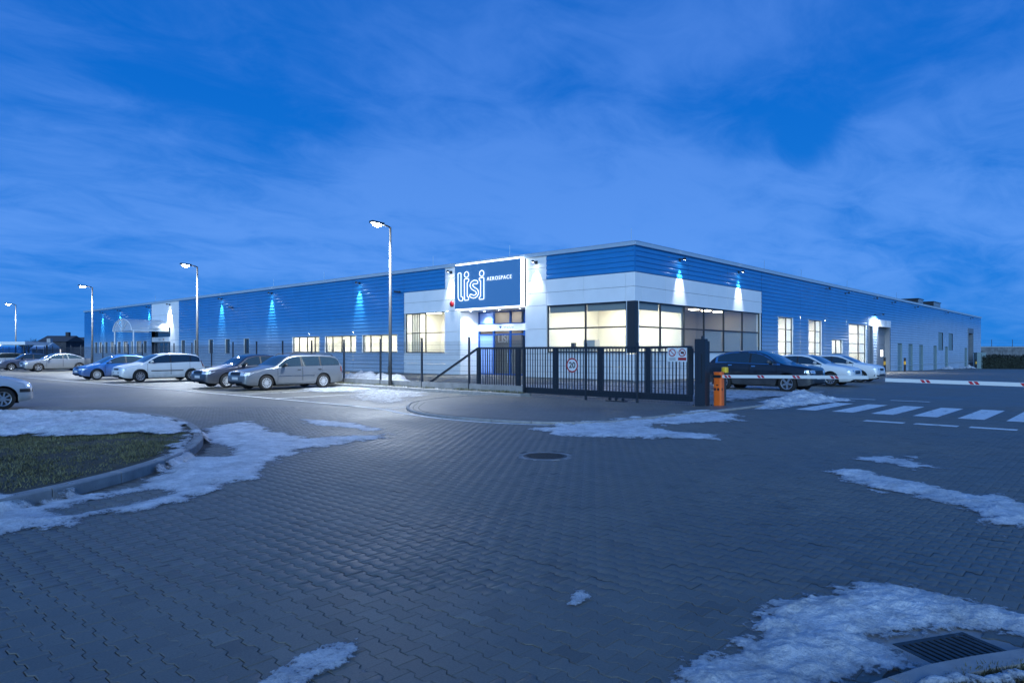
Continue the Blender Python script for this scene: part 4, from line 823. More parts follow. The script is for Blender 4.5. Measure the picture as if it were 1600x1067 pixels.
# far entrance canopy
PI_ = math.pi
cp = empty('entrance_canopy', (0, 65.5, 0)); tag(cp, 'arched glass canopy on white posts over the far left entrance', 'canopy')
M_WPOST = mat('white_post', (.75, .77, .8), .4); M_CAN = bpy.data.materials.new('canopy_sheet'); M_CAN.use_nodes = True; _t = M_CAN.node_tree; _m = _t.nodes.new('ShaderNodeMixShader'); _m.inputs[0].default_value = .55; _tr = _t.nodes.new('ShaderNodeBsdfTransparent'); _t.nodes['Principled BSDF'].inputs['Base Color'].default_value = (.7, .74, .78, 1); _t.nodes['Principled BSDF'].inputs['Roughness'].default_value = .2
_t.links.new(_tr.outputs[0], _m.inputs[1]); _t.links.new(_t.nodes['Principled BSDF'].outputs[0], _m.inputs[2]); _t.links.new(_m.outputs[0], _t.nodes['Material Output'].inputs[0])
for y in (-3, 3):
    MB().tube([(-3.8, y, 0), (-3.8, y, 3.9)], .08, 8).build('post', M_WPOST, cp); MB().bar((-4, y, 3.95), (-.02, y, 3.95), .12).build('beam', M_WPOST, cp)
for x in (-4, -.1):
    P = [(x, 3 * math.cos(a), 3.95 + 1.35 * math.sin(a)) for a in [k * math.pi / 14 for k in range(15)]]; MB().tube(P, .05, 6).build('arch', M_WPOST, cp)
b = MB()
for k in range(14):
    a, c = k * math.pi / 14, (k + 1) * math.pi / 14; b.quad((-4, 3.03 * math.cos(a), 3.98 + 1.36 * math.sin(a)), (-.05, 3.03 * math.cos(a), 3.98 + 1.36 * math.sin(a)), (-.05, 3.03 * math.cos(c), 3.98 + 1.36 * math.sin(c)), (-4, 3.03 * math.cos(c), 3.98 + 1.36 * math.sin(c)))
b.build('vault_sheet', M_CAN, cp)
b = MB(); b.v = [(-3.98, 0, 3.98)] + [(-3.98, 3 * math.cos(k * math.pi / 14), 3.96 + 1.33 * math.sin(k * math.pi / 14)) for k in range(15)]; b.f = [(0, k + 1, k + 2) for k in range(14)]; b.build('end_sheet', M_CAN, cp)
for a in (.3, .5, .7): MB().bar((-4, 0, 3.97), (-4, 3 * math.cos(a * PI_), 3.95 + 1.33 * math.sin(a * PI_)), .04).build('end_rib', M_WPOST, cp)
M_RB = mat('roller_blind', (.34, .32, .27), .9)
for a0, a1 in ((.6, 3.24), (3.36, 6.0)): fbox(MB(), 'L', a0, a1, 3.86, 4.26, -.15, -.16).build('window_blind', M_RB, B)
for a0, a1 in ((.45, 2.7), (2.82, 5.4)): fbox(MB(), 'R', a0, a1, 3.86, 4.26, -.15, -.16).build('window_blind', M_RB, B)
# counter inside the corner room
ct = empty('reception_counter', (1.2, 4.6, .5)); tag(ct, 'white counter with a raised end inside the lit corner window', 'counter')
M_CT = mat('counter_white', (.55, .52, .47), .6)
MB().box(-.3, .3, -1.2, 1.3, 0, 1.25).build('front', M_CT, ct); MB().box(-.36, .36, -1.26, 1.36, 1.25, 1.3).build('top', M_CT, ct); MB().box(-.25, .25, -1.3, -.5, 1.3, 1.75).build('raised_end', M_CT, ct); MB().box(-.1, .1, .3, .55, 1.3, 1.6).build('monitor', M_DARKF, ct)

# ------------------------------------------------------------ fence
M_FEN = mat('fence_coating', (.024, .034, .048), .45, .2); M_PLI = mat('plinth_concrete', (.24, .24, .24), .85, noise_amt=.2, noise_scale=3)
FX = -13.72
fence = empty('mesh_fence', (FX, -4.16, 0)); tag(fence, 'dark wire mesh fence with posts on a concrete plinth between parking and building', 'fence')
def wire_panel(y0, y1, z0, z1, parent, ox=0):
    b = MB(); n_ = int((y1 - y0) / .05)
    for k in range(1, n_):
        y = y0 + (y1 - y0) * k / n_; b.bar((ox, y, z0), (ox, y, z1 + .05), .005)
    k = 0; z = z0 + .05
    while z < z1:
        b.bar((ox - .006, y0, z), (ox - .006, y1, z), .006); b.bar((ox + .006, y0, z), (ox + .006, y1, z), .006); z += .2
    return b.build('wire_panel', M_FEN, parent)
ys = [-4.16 + 2.74 * k for k in range(30)]
for i, y in enumerate(ys):
    zp = .36; yy = y + 4.16
    MB().box(-.03, .03, yy - .03, yy + .03, .0, 2.1).build('post', M_FEN, fence); MB().box(-.035, .035, yy - .035, yy + .035, 2.1, 2.12).build('post_cap', M_FEN, fence)
    if i + 1 < len(ys):
        wire_panel(yy + .03, yy + 2.71, .38, 1.92, fence); MB().box(-.03, .03, yy + .035, yy + 2.705, .0, zp).build('plinth_board', M_PLI, fence)
gf = empty('mesh_fence', (FX, -10.6, 0)); tag(gf, 'wire mesh fence section with two posts standing before the gate leaf', 'fence')
for y in (-6.84, -8.77): MB().box(-.03, .03, y + 10.6 - .03, y + 10.6 + .03, .0, 1.84).build('post', M_FEN, gf)
for a, b_ in ((-10.55, -8.8), (-8.74, -6.87), (-6.81, -4.2)): wire_panel(a + 10.6, b_ + 10.6, .03, 1.70, gf, .012)
# ------------------------------------------------------------ sliding gate leaf, open
GX = -13.55
gt = empty('sliding_gate', (GX, -10.5, 0)); tag(gt, 'dark steel cantilever sliding gate leaf with vertical bars, standing open', 'gate')
def gy(y): return y + 10.5
MB().box(-.05, .05, gy(-10.5), gy(1.0), .12, .32).build('bottom_beam', M_FEN, gt)
MB().box(-.035, .035, gy(-10.5), gy(-1.7), 1.655, 1.725).build('top_rail', M_FEN, gt)
MB().bar((0, gy(-1.72), 1.69), (0, gy(1.0), .34), .06, .09, (1, 0, 0)).build('tail_brace', M_FEN, gt)
st = [-1.75, -3.75, -5.45, -7.3, -9.05, -10.46]
for y in st: MB().box(-.034, .034, gy(y) - .07, gy(y) + .07, .32, 1.655).build('stile', M_FEN, gt)
barm = MB().box(-.0125, .0125, -.0125, .0125, .32, 1.655).mesh('bar', M_FEN)
for a, b_ in zip(st, st[1:]):
    n_ = round((a - b_) / .115)
    for k in range(1, n_):
        o = add('bar', barm, gt); o.location = (0, gy(a + (b_ - a) * k / n_), 0)
gpst = empty('gate_post', (-13.6, -10.85, 0)); tag(gpst, 'tall dark steel guide post at the end of the sliding gate', 'gate post')
MB().box(-.16, .0, -.16, .16, 0, 1.92).build('column', M_FEN, gpst); MB().box(.03, .2, -.12, .2, 0, 1.86).build('column', M_FEN, gpst); MB().box(-.2, .24, -.2, .24, 0, .02).build('base_plate', M_FEN, gpst); MB().box(-.19, -.165, -.05, .05, .7, 1.5).build('guide_fork', M_FEN, gpst); MB().lathe([(.001, 2.02), (.04, 2.0), (.045, 1.92)], 10).build('beacon', M_FEN, gpst)
for q in ((-.17, -.17), (-.17, .2), (.2, -.17)): MB().lathe([(.02, .02), (.02, .06), (.001, .06)], 6, 'z', (q[0], q[1], 0)).build('anchor_bolt', M_FEN, gpst)
tr = empty('gate_roller', (-13.55, -7.9, 0)); tag(tr, 'roller carriage on the ground under the gate beam', 'roller'); MB().box(-.1, .1, -.35, .35, 0, .03).build('plate', M_FEN, tr)
for y in (-.25, 0, .25): MB().lathe([(.001, -.03), (.045, -.03), (.045, .03), (.001, .03)], 12, 'x', (0, y, .07)).build('wheel', M_FEN, tr)
# signs on the gate
def disc(r, n_=40): return [(r * math.cos(2 * math.pi * k / n_), r * math.sin(2 * math.pi * k / n_)) for k in range(n_)]
def ring_mesh(name, r0, r1, x, m, parent, c=(0, 0)):
    b = MB(); n_ = 40
    for k in range(n_):
        a, d = 2 * math.pi * k / n_, 2 * math.pi * (k + 1) / n_
        b.quad(*[(x, c[0] + r * math.cos(t), c[1] + r * math.sin(t)) for r, t in ((r0, a), (r1, a), (r1, d), (r0, d))])
    return b.build(name, m, parent)
M_SGW = mat('sign_white', (.66, .68, .70), .4); M_BLK = mat('print_black', (.01, .01, .012), .5); M_SRED = mat('print_red', (.35, .015, .02), .5)
s20 = empty('speed_sign', (-13.77, -6.33, 1.12)); tag(s20, 'round red ringed speed limit sign reading 20 on the gate', 'sign')
MB().lathe([(.001, -.012), (.24, -.012), (.24, .012)], 40, 'x').build('plate', M_SGW, s20); ring_mesh('red_ring', .19, .239, -.0135, M_SRED, s20)
add_text('numerals', '20', M_BLK, .27, (-.014, 0, -.005), (R(90), 0, R(-90)), s20, .001, .006)
for y, kind, lab in ((-9.98, 0, 'white placard with a crossed circle, left one by the gate post'), (-10.3, 1, 'white placard with a camera ban and red bar, right one by the gate post')):
    pl = empty('notice_placard', (-13.76, y, 1.48)); tag(pl, lab, 'notice', 'gate placards')
    MB().box(-.006, .006, -.15, .15, -.21, .19).build('plate', M_SGW, pl); ring_mesh('ban_ring', .088, .115, -.0075, M_SRED, pl, (0, .05))
    if kind == 0:
        MB().bar((-.008, .07, .12), (-.008, -.07, -.02), .022, .002, (1, 0, 0)).build('slash', M_SRED, pl)
        b = MB()
        for k in range(3): b.box(-.0075, -.0065, -.11, .11, -.11 - k * .03, -.10 - k * .03)
        b.build('small_print', M_BLK, pl)
    else:
        MB().box(-.009, -.0065, -.055, .045, .02, .085).build('camera_symbol', M_BLK, pl); MB().bar((-.010, .07, .12), (-.010, -.07, -.02), .018, .002, (1, 0, 0)).build('slash', M_SRED, pl); MB().box(-.008, -.0065, -.13, .13, -.17, -.09).build('red_bar', M_SRED, pl)
# ------------------------------------------------------------ barriers
M_ORA = mat('barrier_orange', (.85, .14, .012), .4, noise_amt=.06, noise_scale=5); M_ARM = mat('arm_white', (.78, .78, .76), .35); M_RRED = mat('reflective_red', (.50, .02, .04), .4)
def barrier(y, label):
    o = empty('barrier', (-13.3, y, 0)); tag(o, label, 'barrier', 'entrance barriers')
    MB().prism([(-.12, -.08), (-.08, -.12), (.08, -.12), (.12, -.08), (.12, .08), (.08, .12), (-.08, .12), (-.12, .08)], 0, .97).build('cabinet', M_ORA, o)
    MB().prism([(-.125, -.085), (-.085, -.125), (.085, -.125), (.125, -.085), (.125, .085), (.085, .125), (-.085, .125), (-.125, .085)], .97, .985).build('lid', M_ORA, o)
    MB().box(-.135, .135, -.11, .11, .82, .90).build('arm_clamp', M_BLK, o)
    for p in ((-.128, -.07, -.01), (-.128, .03, .075)): MB().box(p[0], -.115, p[1], p[2], .46, .53).build('reflector', M_BLK, o)
    MB().box(-.07, -.03, -.128, -.115, .46, .53).build('reflector', M_BLK, o); MB().box(-.127, -.118, -.04, .02, .60, .63).build('lock', M_BLK, o)
    return o
def arm(post, y0, z0, y1, z1, first, n_):
    L = math.hypot(y1 - y0, z1 - z0); s = -1 if y1 < y0 else 1
    o = MB().prism([(-.03, 0), (.03, 0), (.03, s * L), (-.03, s * L)], -.042, .042).build('arm', M_ARM, post); o.location = (0, y0 - post.location.y, z0)
    o.rotation_euler = (-math.asin((z1 - z0) / L) if y1 < y0 else math.asin((z1 - z0) / L), 0, 0)
    MB().box(-.032, .032, s * (L - .01), s * (L + .006), -.044, .044).build('end_cap', M_ARM, o)
    for k in range(n_):
        y = s * (first + k * .95)
        if abs(y) > L - .1: continue
        for d in (0, .105):
            for x in (-.0315, .0315):
                q = [(x, y + s * (d - .03) + (-.025), -.034), (x, y + s * (d + .04) - .025, -.034), (x, y + s * (d + .04) + .025, .034), (x, y + s * (d - .03) + .025, .034)]
                MB().quad(*q).build('red_mark', M_RRED, o)
arm(barrier(-11.2, 'orange barrier cabinet beside the gate post with its white red marked arm down'), -11.3, .86, -15.1, .925, .12, 5)
arm(barrier(-19.75, 'barrier whose white red marked arm comes in from the right edge'), -19.6, .83, -15.5, .875, .35, 5)
yb = empty('signal_light', (-12.7, -11.1, 0)); tag(yb, 'small yellow signal head on a dark post behind the orange cabinet', 'signal'); MB().tube([(0, 0, 0), (0, 0, .85)], .04, 8).build('post', M_FEN, yb); MB().box(-.09, .09, -.09, .09, .85, .95).build('base', M_FEN, yb); MB().lathe([(.10, .95), (.10, 1.08), (.085, 1.11), (.001, 1.11)], 14).build('lens', mat('amber_lens', (.8, .48, .02), .3), yb)
# ------------------------------------------------------------ street lamps
M_GALV = mat('galvanised', (.065, .07, .075), .5, .4); E_ST = mat('street_lens', (1, 1, 1), .3, emit=(.95, .98, 1.0), es=260)
def street_lamp(x, y, h, lab, on=True, power=900):
    o = empty('street_lamp', (x, y, .0)); tag(o, lab, 'street lamp', 'street lamps')
    MB().tube([(0, 0, 0), (0, 0, 1.2), (0, 0, h)], [.085, .075, .045], 10).build('pole', M_GALV, o, True); MB().lathe([(.14, .0), (.14, .13), (.09, .15)], 12).build('base', M_KERB, o); MB().box(-.095, -.07, -.04, .04, .6, .95).build('service_door', M_GALV, o)
    MB().tube([(0, 0, h - .02), (-.15, 0, h + .03), (-.45, 0, h + .06)], .035, 8).build('arm', M_GALV, o, True)
    b = MB(); b.bar((-.38, 0, h + .07), (-.98, 0, h + .10), .24, .09); b.build('lamp_head', M_GALV, o)
    if on:
        b = MB(); b.lathe([(.001, -.115), (.10, -.10), (.17, -.06), (.20, .0)], 16, 'z', (0, 0, 0)); b.v = [(-.68 + v[0] * 1.1, v[1] * .6, h + .035 + v[2]) for v in b.v]; b.build('lens', E_ST, o, True)
        d = bpy.data.lights.new('street_lamp_light', 'SPOT'); d.energy = power; d.spot_size = R(150); d.spot_blend = .9; d.color = (.80, .90, 1.0); d.shadow_soft_size = .12
        l = bpy.data.objects.new('street_lamp_light', d); COL.objects.link(l); l.parent = o; l.location = (-.70, 0, h - .14); l.rotation_euler = (0, R(18), 0)
    return o
street_lamp(-13.9, 3.15, 6.78, 'brightest street lamp, standing before the sign between fence and parking', power=3600)
street_lamp(-13.9, 22.05, 6.7, 'lit street lamp behind the white hatchback', power=4200)
street_lamp(-13.9, 41.6, 6.7, 'lit street lamp before the far left end of the building', power=4200)
street_lamp(-13.0, 70.4, 6.7, 'lit street lamp at the far left beside the shelter', power=4200)
street_lamp(-10.5, 112, 6.7, 'unlit small lamp post furthest left', on=False)
# bollards by the docks
M_YEL = mat('bollard_yellow', (.75, .38, .03), .5)
for x, y, lab in ((45.0, -1.0, 'left of the dock door'), (52.2, -1.2, 'right of the dock door'), (96.2, -1.2, 'left of the far roller door'), (102, -1.2, 'right of the far roller door')):
    o = empty('bollard', (x, y, gz(x))); tag(o, 'black and yellow striped bollard ' + lab, 'bollard', 'dock bollards')
    for k in range(4): MB().lathe([(.11, k * .36), (.11, k * .36 + .36)] + ([(.001, 1.46)] if k == 3 else []), 12).build('band', M_YEL if k % 2 == 0 and k else M_BLK, o) if k != 2 else MB().lathe([(.11, .72), (.11, 1.08)], 12).build('band', M_YEL, o)

# ------------------------------------------------------------ cars
def lerp_tab(T, s):
    if s <= T[0][0]: return T[0][1]
    for (a, va), (b_, vb) in zip(T, T[1:]):
        if s <= b_: t = (s - a) / (b_ - a); return va + (vb - va) * t
    return T[-1][1]
def sm_tab(T, s):   # monotone smooth interpolation
    n_ = len(T)
    if s <= T[0][0]: return T[0][1]
    if s >= T[-1][0]: return T[-1][1]
    for i in range(n_ - 1):
        if s <= T[i + 1][0]: break
    h = [T[k + 1][0] - T[k][0] for k in range(n_ - 1)]; d = [(T[k + 1][1] - T[k][1]) / h[k] for k in range(n_ - 1)]
    def tg(k):
        if k == 0: return d[0]
        if k == n_ - 1: return d[-1]
        return 0 if d[k - 1] * d[k] <= 0 else 2 * d[k - 1] * d[k] / (d[k - 1] + d[k])
    t = (s - T[i][0]) / h[i]; m0, m1 = tg(i) * h[i], tg(i + 1) * h[i]
    return (2 * t ** 3 - 3 * t ** 2 + 1) * T[i][1] + (t ** 3 - 2 * t ** 2 + t) * m0 + (-2 * t ** 3 + 3 * t ** 2) * T[i + 1][1] + (t ** 3 - t ** 2) * m1
M_CGL = mat('car_glass', (.02, .035, .045), .03, 0, spec=.9, coat=.5); M_TYRE = mat('tyre', (.012, .012, .013), .85); M_UND = mat('underbody', (.008, .008, .009), .9); M_RIM = mat('alloy', (.42, .43, .45), .3, .8); M_RIMD = mat('wheel_dark', (.02, .02, .022), .6)
M_HL = mat('headlamp', (.72, .76, .80), .12, .2, coat=1); M_TL = mat('tail_lamp', (.16, .008, .012), .2, coat=1); M_PLATE = mat('number_plate', (.62, .63, .64), .5); M_BTR = mat('black_trim', (.015, .015, .017), .55); M_CHR = mat('chrome', (.6, .62, .65), .12, 1); M_SEAM = mat('panel_gap', (.006, .006, .007), .9)
def wheel_parts(r, wdt, spokes, rim_m):
    t = MB(); ri = r * .66; t.lathe([(ri, -wdt / 2 + .01), (r * .8, -wdt / 2), (r * .95, -wdt / 2 + .012), (r, -wdt / 2 + .035), (r, wdt / 2 - .035), (r * .95, wdt / 2 - .012), (r * .8, wdt / 2), (ri, wdt / 2 - .01)], 32, 'y')
    h = MB(); h.lathe([(ri, -wdt / 2 + .03), (.001, -wdt / 2 + .05)], 24, 'y'); h.lathe([(ri, wdt / 2 - .03), (.001, wdt / 2 - .05)], 24, 'y')
    k = MB(); ri *= 1.0
    k.lathe([(ri * 1.0, -wdt / 2 + .012), (ri * .99, -wdt / 2 - .002), (ri * .9, -wdt / 2 + .004), (ri * .87, -wdt / 2 + .03)], 32, 'y')
    k.lathe([(ri * .26, -wdt / 2 + .03), (ri * .24, -wdt / 2 + .004), (.001, -wdt / 2)], 16, 'y')
    for i in range(spokes):
        a = 2 * math.pi * i / spokes; w0 = ri * (1.05 / spokes + .05); c, s = math.cos(a), math.sin(a)
        k.bar((c * ri * .18, -wdt / 2 + .014, s * ri * .18), (c * ri * .92, -wdt / 2 + .012, s * ri * .92), w0 * 1.15, .022, (0, 1, 0))
    return t.mesh('tyre', M_TYRE, True), h.mesh('wheel', M_RIMD), k.mesh('rim', rim_m)
WCACHE = {}
def car(name, label, sp, loc, rz, group):
    L, W, fo, wb, wr = sp['L'], sp['W'], sp['fo'], sp['wb'], sp['wr']; top, belt = sp['top'], sp['belt']; ro = L - fo - wb; nose = wb / 2 + fo
    root = empty(name, loc, rz); tag(root, label, 'car', group)
    paint = sp['paint']; ar = wr + .055; axs = (fo, fo + wb)
    plan = sp.get('plan', [(0, .76), (.03, .84), (.1, .905), (.3, .955), (.6, .985), (1.1, 1.0), (L - 1.2, 1.0), (L - .5, .975), (L - .2, .93), (L - .06, .87), (L, .80)])
    sill = sp.get('sill', .20)
    S_ = {0, L}
    k = 0.0
    while k < L: S_.add(round(k, 3)); k += .085
    for a in axs:
        for i in range(-12, 13): S_.add(round(a + ar * math.sin(i / 12 * math.pi / 2), 4))
    for x in (.015, .035, .06, L - .015, L - .035, L - .06): S_.add(x)
    S_ = sorted(s for s in S_ if 0 <= s <= L); S_ = [S_[0]] + [b_ for a, b_ in zip(S_, S_[1:]) if b_ - a > .006]
    def zb(s):
        z = lerp_tab([(0, sill + .10), (.12, sill + .03), (.4, sill), (L - .5, sill + .02), (L - .1, sill + .08), (L, sill + .16)], s)
        for a in axs:
            if abs(s - a) < ar: z = max(z, wr + math.sqrt(max(0, ar * ar - (s - a) ** 2)) * 1.0)
        return z
    def fz(u): return lerp_tab([(0, .945), (.14, .985), (.42, 1.0), (.66, .998), (.86, .985), (1, .962)], u)
    rows = []
    for s in S_:
        zt = sm_tab(top, s); bl = min(sm_tab(belt, s), zt - .012); w_ = W / 2 * sm_tab(plan, s); b0 = min(zb(s), bl - .02); pts = []
        for t in (0, .12, .28, .46, .64, .80, .92, 1):
            z = b0 + (bl - b0) * t; u = (z - sill) / max(.2, bl - sill); pts.append((w_ * fz(min(max(u, 0), 1)), z))
        gh = zt - bl; yr = w_ * .962 - sp.get('tumble', .34) * max(0, gh - .04); rr = min(.075, gh)
        for v in (.06, .35, .65, .9): pts.append((w_ * .962 + (yr - w_ * .962) * v, bl + (gh - rr) * v))
        pts += [(yr - .012, zt - rr * .62), (yr - .045, zt - rr * .28), (yr * .86, zt - rr * .08 - .004), (yr * .62, zt + .006), (yr * .3, zt + .016), (0, zt + .02)]
        rows.append(pts)
    m_ = len(rows[0]); V = []; F = []
    for s, pts in zip(S_, rows):
        for y, z in pts: V.append((nose - s, y, z))
        for y, z in pts[:-1][::-1]: V.append((nose - s, -y, z))
    q = 2 * m_ - 1
    for i in range(len(S_) - 1):
        for j in range(q - 1): F.append((i * q + j, i * q + j + 1, (i + 1) * q + j + 1, (i + 1) * q + j))
    F.append(tuple(range(q))[::-1]); F.append(tuple((len(S_) - 1) * q + j for j in range(q)))
    b = MB(); b.v = V; b.f = F; body = b.build('body', paint, root, True)
    bvh = BVHTree.FromPolygons([Vector(v) for v in V], F)
    def patch(nm, poly, axis, m, off=.004, parent=root, sub=2, thick=0):
        bm = bmesh.new(); vs = [bm.verts.new((a, b_, 0)) for a, b_ in poly]; bm.faces.new(vs); bmesh.ops.triangulate(bm, faces=bm.faces)
        for _ in range(sub): bmesh.ops.subdivide_edges(bm, edges=[e for e in bm.edges if e.calc_length() > .09], cuts=1, use_grid_fill=True)
        bmesh.ops.triangulate(bm, faces=bm.faces)
        for v in bm.verts:
            a, c = v.co.x, v.co.y
            if axis == 'L': o, d = Vector((nose - a, 3, c)), Vector((0, -1, 0))
            elif axis == 'R': o, d = Vector((nose - a, -3, c)), Vector((0, 1, 0))
            elif axis == 'F': o, d = Vector((5, a, c)), Vector((-1, 0, 0))
            elif axis == 'B': o, d = Vector((-5, a, c)), Vector((1, 0, 0))
            else: o, d = Vector((nose - a, c, 4)), Vector((0, 0, -1))
            h = bvh.ray_cast(o, d)
            if h[0] is None:
                h = bvh.find_nearest(o + d * (5 if axis in 'FB' else 3 - .0) * .6)
            nn = h[1]
            if nn.dot(d) > 0: nn = -nn
            v.co = h[0] + nn * off
        me = bpy.data.meshes.new(nm); bm.normal_update(); bm.to_mesh(me); bm.free(); me.materials.append(m)
        for p in me.polygons: p.use_smooth = True
        return add(nm, me, parent)
    T = lambda s: sm_tab(top, s); BL = lambda s: min(sm_tab(belt, s), T(s) - .012)
    # side glass
    def pane_poly(s0, s1, lo=.03, hi=.085):
        n_ = 9; lw = []; up = []
        for i in range(n_):
            s = s0 + (s1 - s0) * i / (n_ - 1); zl, zu = BL(s) + lo, T(s) - hi
            if zu > zl + .012: lw.append((s, zl)); up.append((s, zu))
        return lw + up[::-1]
    g0, g1 = sp['glass']; pil = sp['pillars']
    edges_ = [g0] + [x for p in pil for x in (p - .035, p + .035)] + [g1]
    for sd in 'LR':
        if sp.get('surround'): patch('window_surround', pane_poly(g0 - .12, g1 + .10, -.012, .042), sd, sp['surround'], .003)
        patch('window_surround', pane_poly(g0, g1, .022, .075), sd, M_BTR, .005)
        for a, c in zip(edges_[::2], edges_[1::2]): patch('side_window', pane_poly(a, c), sd, M_CGL, .008)
        # doors: seam outline, handle
        for di, (d0, d1) in enumerate(sp['doors']):
            zs = sill + .06
            def dpoly(e):
                lo = [(d0 - e, zs - e), (d1 + e, zs - e)]
                if di == len(sp['doors']) - 1 and d1 > fo + wb - ar:     # rear door follows the wheel arch
                    xx = fo + wb; r2 = ar + .05; pts_ = [(d0 - e, zs - e)]
                    for i in range(7):
                        a = math.pi * (1 - i / 14); px__ = xx + math.cos(a) * r2; pz__ = wr + math.sin(a) * r2
                        if px__ < d1 + e: pts_.append((px__, max(zs - e, pz__)))
                    lo = pts_ + [(d1 + e, max(pts_[-1][1], wr + r2 * .9))]
                return lo + [(d1 + e, BL(d1) + .0), (d0 - e, BL(d0) + .0)]
            dr = patch('door', dpoly(.009), sd, M_SEAM, .0045); patch('door_skin', dpoly(-.003), sd, paint, .0085, dr)
            zz_ = BL(d1) - sp.get('hz', .12); hx = d1 - .13; patch('handle', [(hx - .09, zz_ - .016), (hx + .07, zz_ - .02), (hx + .07, zz_ + .018), (hx - .09, zz_ + .018)], sd, sp.get('handle', paint), .026, dr, 1)
        if sp.get('moulding'):
            z0, z1 = sp['moulding']; patch('side_moulding', [(fo + ar + .15, z0), (fo + wb - ar - .08, z0), (fo + wb - ar - .08, z1), (fo + ar + .15, z1)], sd, sp.get('moulding_m', M_BTR), .012)
        # mirror
        sgn = 1 if sd == 'L' else -1; ms = sp['glass'][0] + sp.get('mir', .28); mz = BL(ms) + .10; my = W / 2 * .962
        mb = MB(); mb.lathe([(.001, -.09), (.07, -.085), (.095, -.04), (.1, .02), (.085, .075), (.001, .085)], 12, 'y')
        mm = mb.build('mirror', sp.get('mirror', paint), root, True); mm.location = (nose - ms, sgn * (my + .10), mz); mm.scale = (.75, 1.1, .75)
        MB().bar((nose - ms, sgn * (my - .02), mz - .05), (nose - ms, sgn * (my + .09), mz - .03), .07, .035).build('mirror_stalk', M_BTR, mm).matrix_parent_inverse = Matrix.Translation(mm.location) .inverted() if False else Matrix()
        mm.children[0].location = (0, 0, 0); mm.children[0].data.transform(Matrix.Translation(-Vector(mm.location)))
    # windscreen, rear window, lamps
    c0, c1 = sp['screen']; yw = lambda s: W / 2 * .962 - sp.get('tumble', .34) * max(0, T(s) - BL(s) - .04) - .075
    n_ = 6; ss = [c0 + (c1 - c0) * i / n_ for i in range(n_ + 1)]
    patch('windscreen', [(s, -yw(s)) for s in ss] + [(s, yw(s)) for s in ss[::-1]], 'T', M_CGL, .006)
    r0, r1 = sp['rear']    # z range
    patch('rear_window', [(-.52, r1), (.52, r1), (.60, r0), (-.60, r0)], 'B', M_CGL, .006)
    for s_ in (1, -1):
        patch('headlight', [(s_ * y, z) for y, z in sp['head']], 'F', M_HL, .007)
        if sp.get('headlens'): patch('headlight_inner', [(s_ * y, z) for y, z in sp['headlens']], 'F', M_CHR, .010)
        tz = [z for _, z in sp['tail']]; z0_, z1_ = min(tz), max(tz)
        patch('tail_light', [(s_ * y, z) for y, z in ((W / 2 * .55, z0_), (W / 2 * .80, z0_), (W / 2 * .78, z1_), (W / 2 * .62, z1_))], 'B', M_TL, .007)
        xe = L - sp.get('te', .05); patch('tail_light', [(xe - .13, z0_ + .03), (xe, z0_ + .03), (xe - max(0, (z1_ - .9)) * .6, z1_), (xe - .10 - max(0, (z1_ - .9)) * .6, z1_)], 'L' if s_ > 0 else 'R', M_TL, .009)
        hz_ = [z for _, z in sp['head']]; patch('headlight', [(.035, min(hz_)), (.20, min(hz_) + .02), (.26, max(hz_) + .0), (.05, max(hz_) - .01)], 'L' if s_ > 0 else 'R', M_HL, .008)
        if sp.get('fog'): patch('fog_light', [(s_ * y, z) for y, z in sp['fog']], 'F', M_BTR, .006)
    for nm, pl_, mm_ in sp['front']: patch(nm, pl_, 'F', mm_, .008 if nm != 'number_plate' else .016)
    patch('number_plate', [(-.26, sp.get('rplate', .75)), (.26, sp.get('rplate', .75)), (.26, sp.get('rplate', .75) + .11), (-.26, sp.get('rplate', .75) + .11)], 'B', M_PLATE, .012)
    if sp.get('bumper'):
        z0, z1 = sp['bumper']
        for ax in 'LR': patch('bumper_strip', [(.03, z0), (fo - ar - .02, z0), (fo - ar - .02, z1), (.03, z1)], ax, M_BTR, .010); patch('bumper_strip', [(fo + wb + ar + .03, z0), (L - .04, z0), (L - .04, z1), (fo + wb + ar + .03, z1)], ax, M_BTR, .010)
    MB().box(nose - L + .35, nose - .32, -W / 2 + .235, W / 2 - .235, sill - .04, .60).build('underbody', M_UND, root)
    if sp.get('rails'):
        for s_ in (1, -1):
            P = [(nose - s, s_ * (yw(2.2) + .01), T(s) + z) for s, z in ((2.05, -.01), (2.2, .055), (3.0, .06), (4.0, .06), (4.15, -.01))]; MB().tube(P, .014, 6).build('roof_rail', M_BTR, root)
    key = (wr, sp['spokes'], sp.get('rim', M_RIM).name)
    if key not in WCACHE: WCACHE[key] = wheel_parts(wr, .2, sp['spokes'], sp.get('rim', M_RIM))
    tm, hm, rm = WCACHE[key]
    for x in (wb / 2, -wb / 2):
        for s_ in (-1, 1):
            h = add('wheel', hm, root); h.location = (x, s_ * (W / 2 - .115), wr); h.rotation_euler = (0, random.uniform(0, 1.5), R(180) if s_ > 0 else 0)
            add('tyre', tm, h); add('rim', rm, h)
    return root
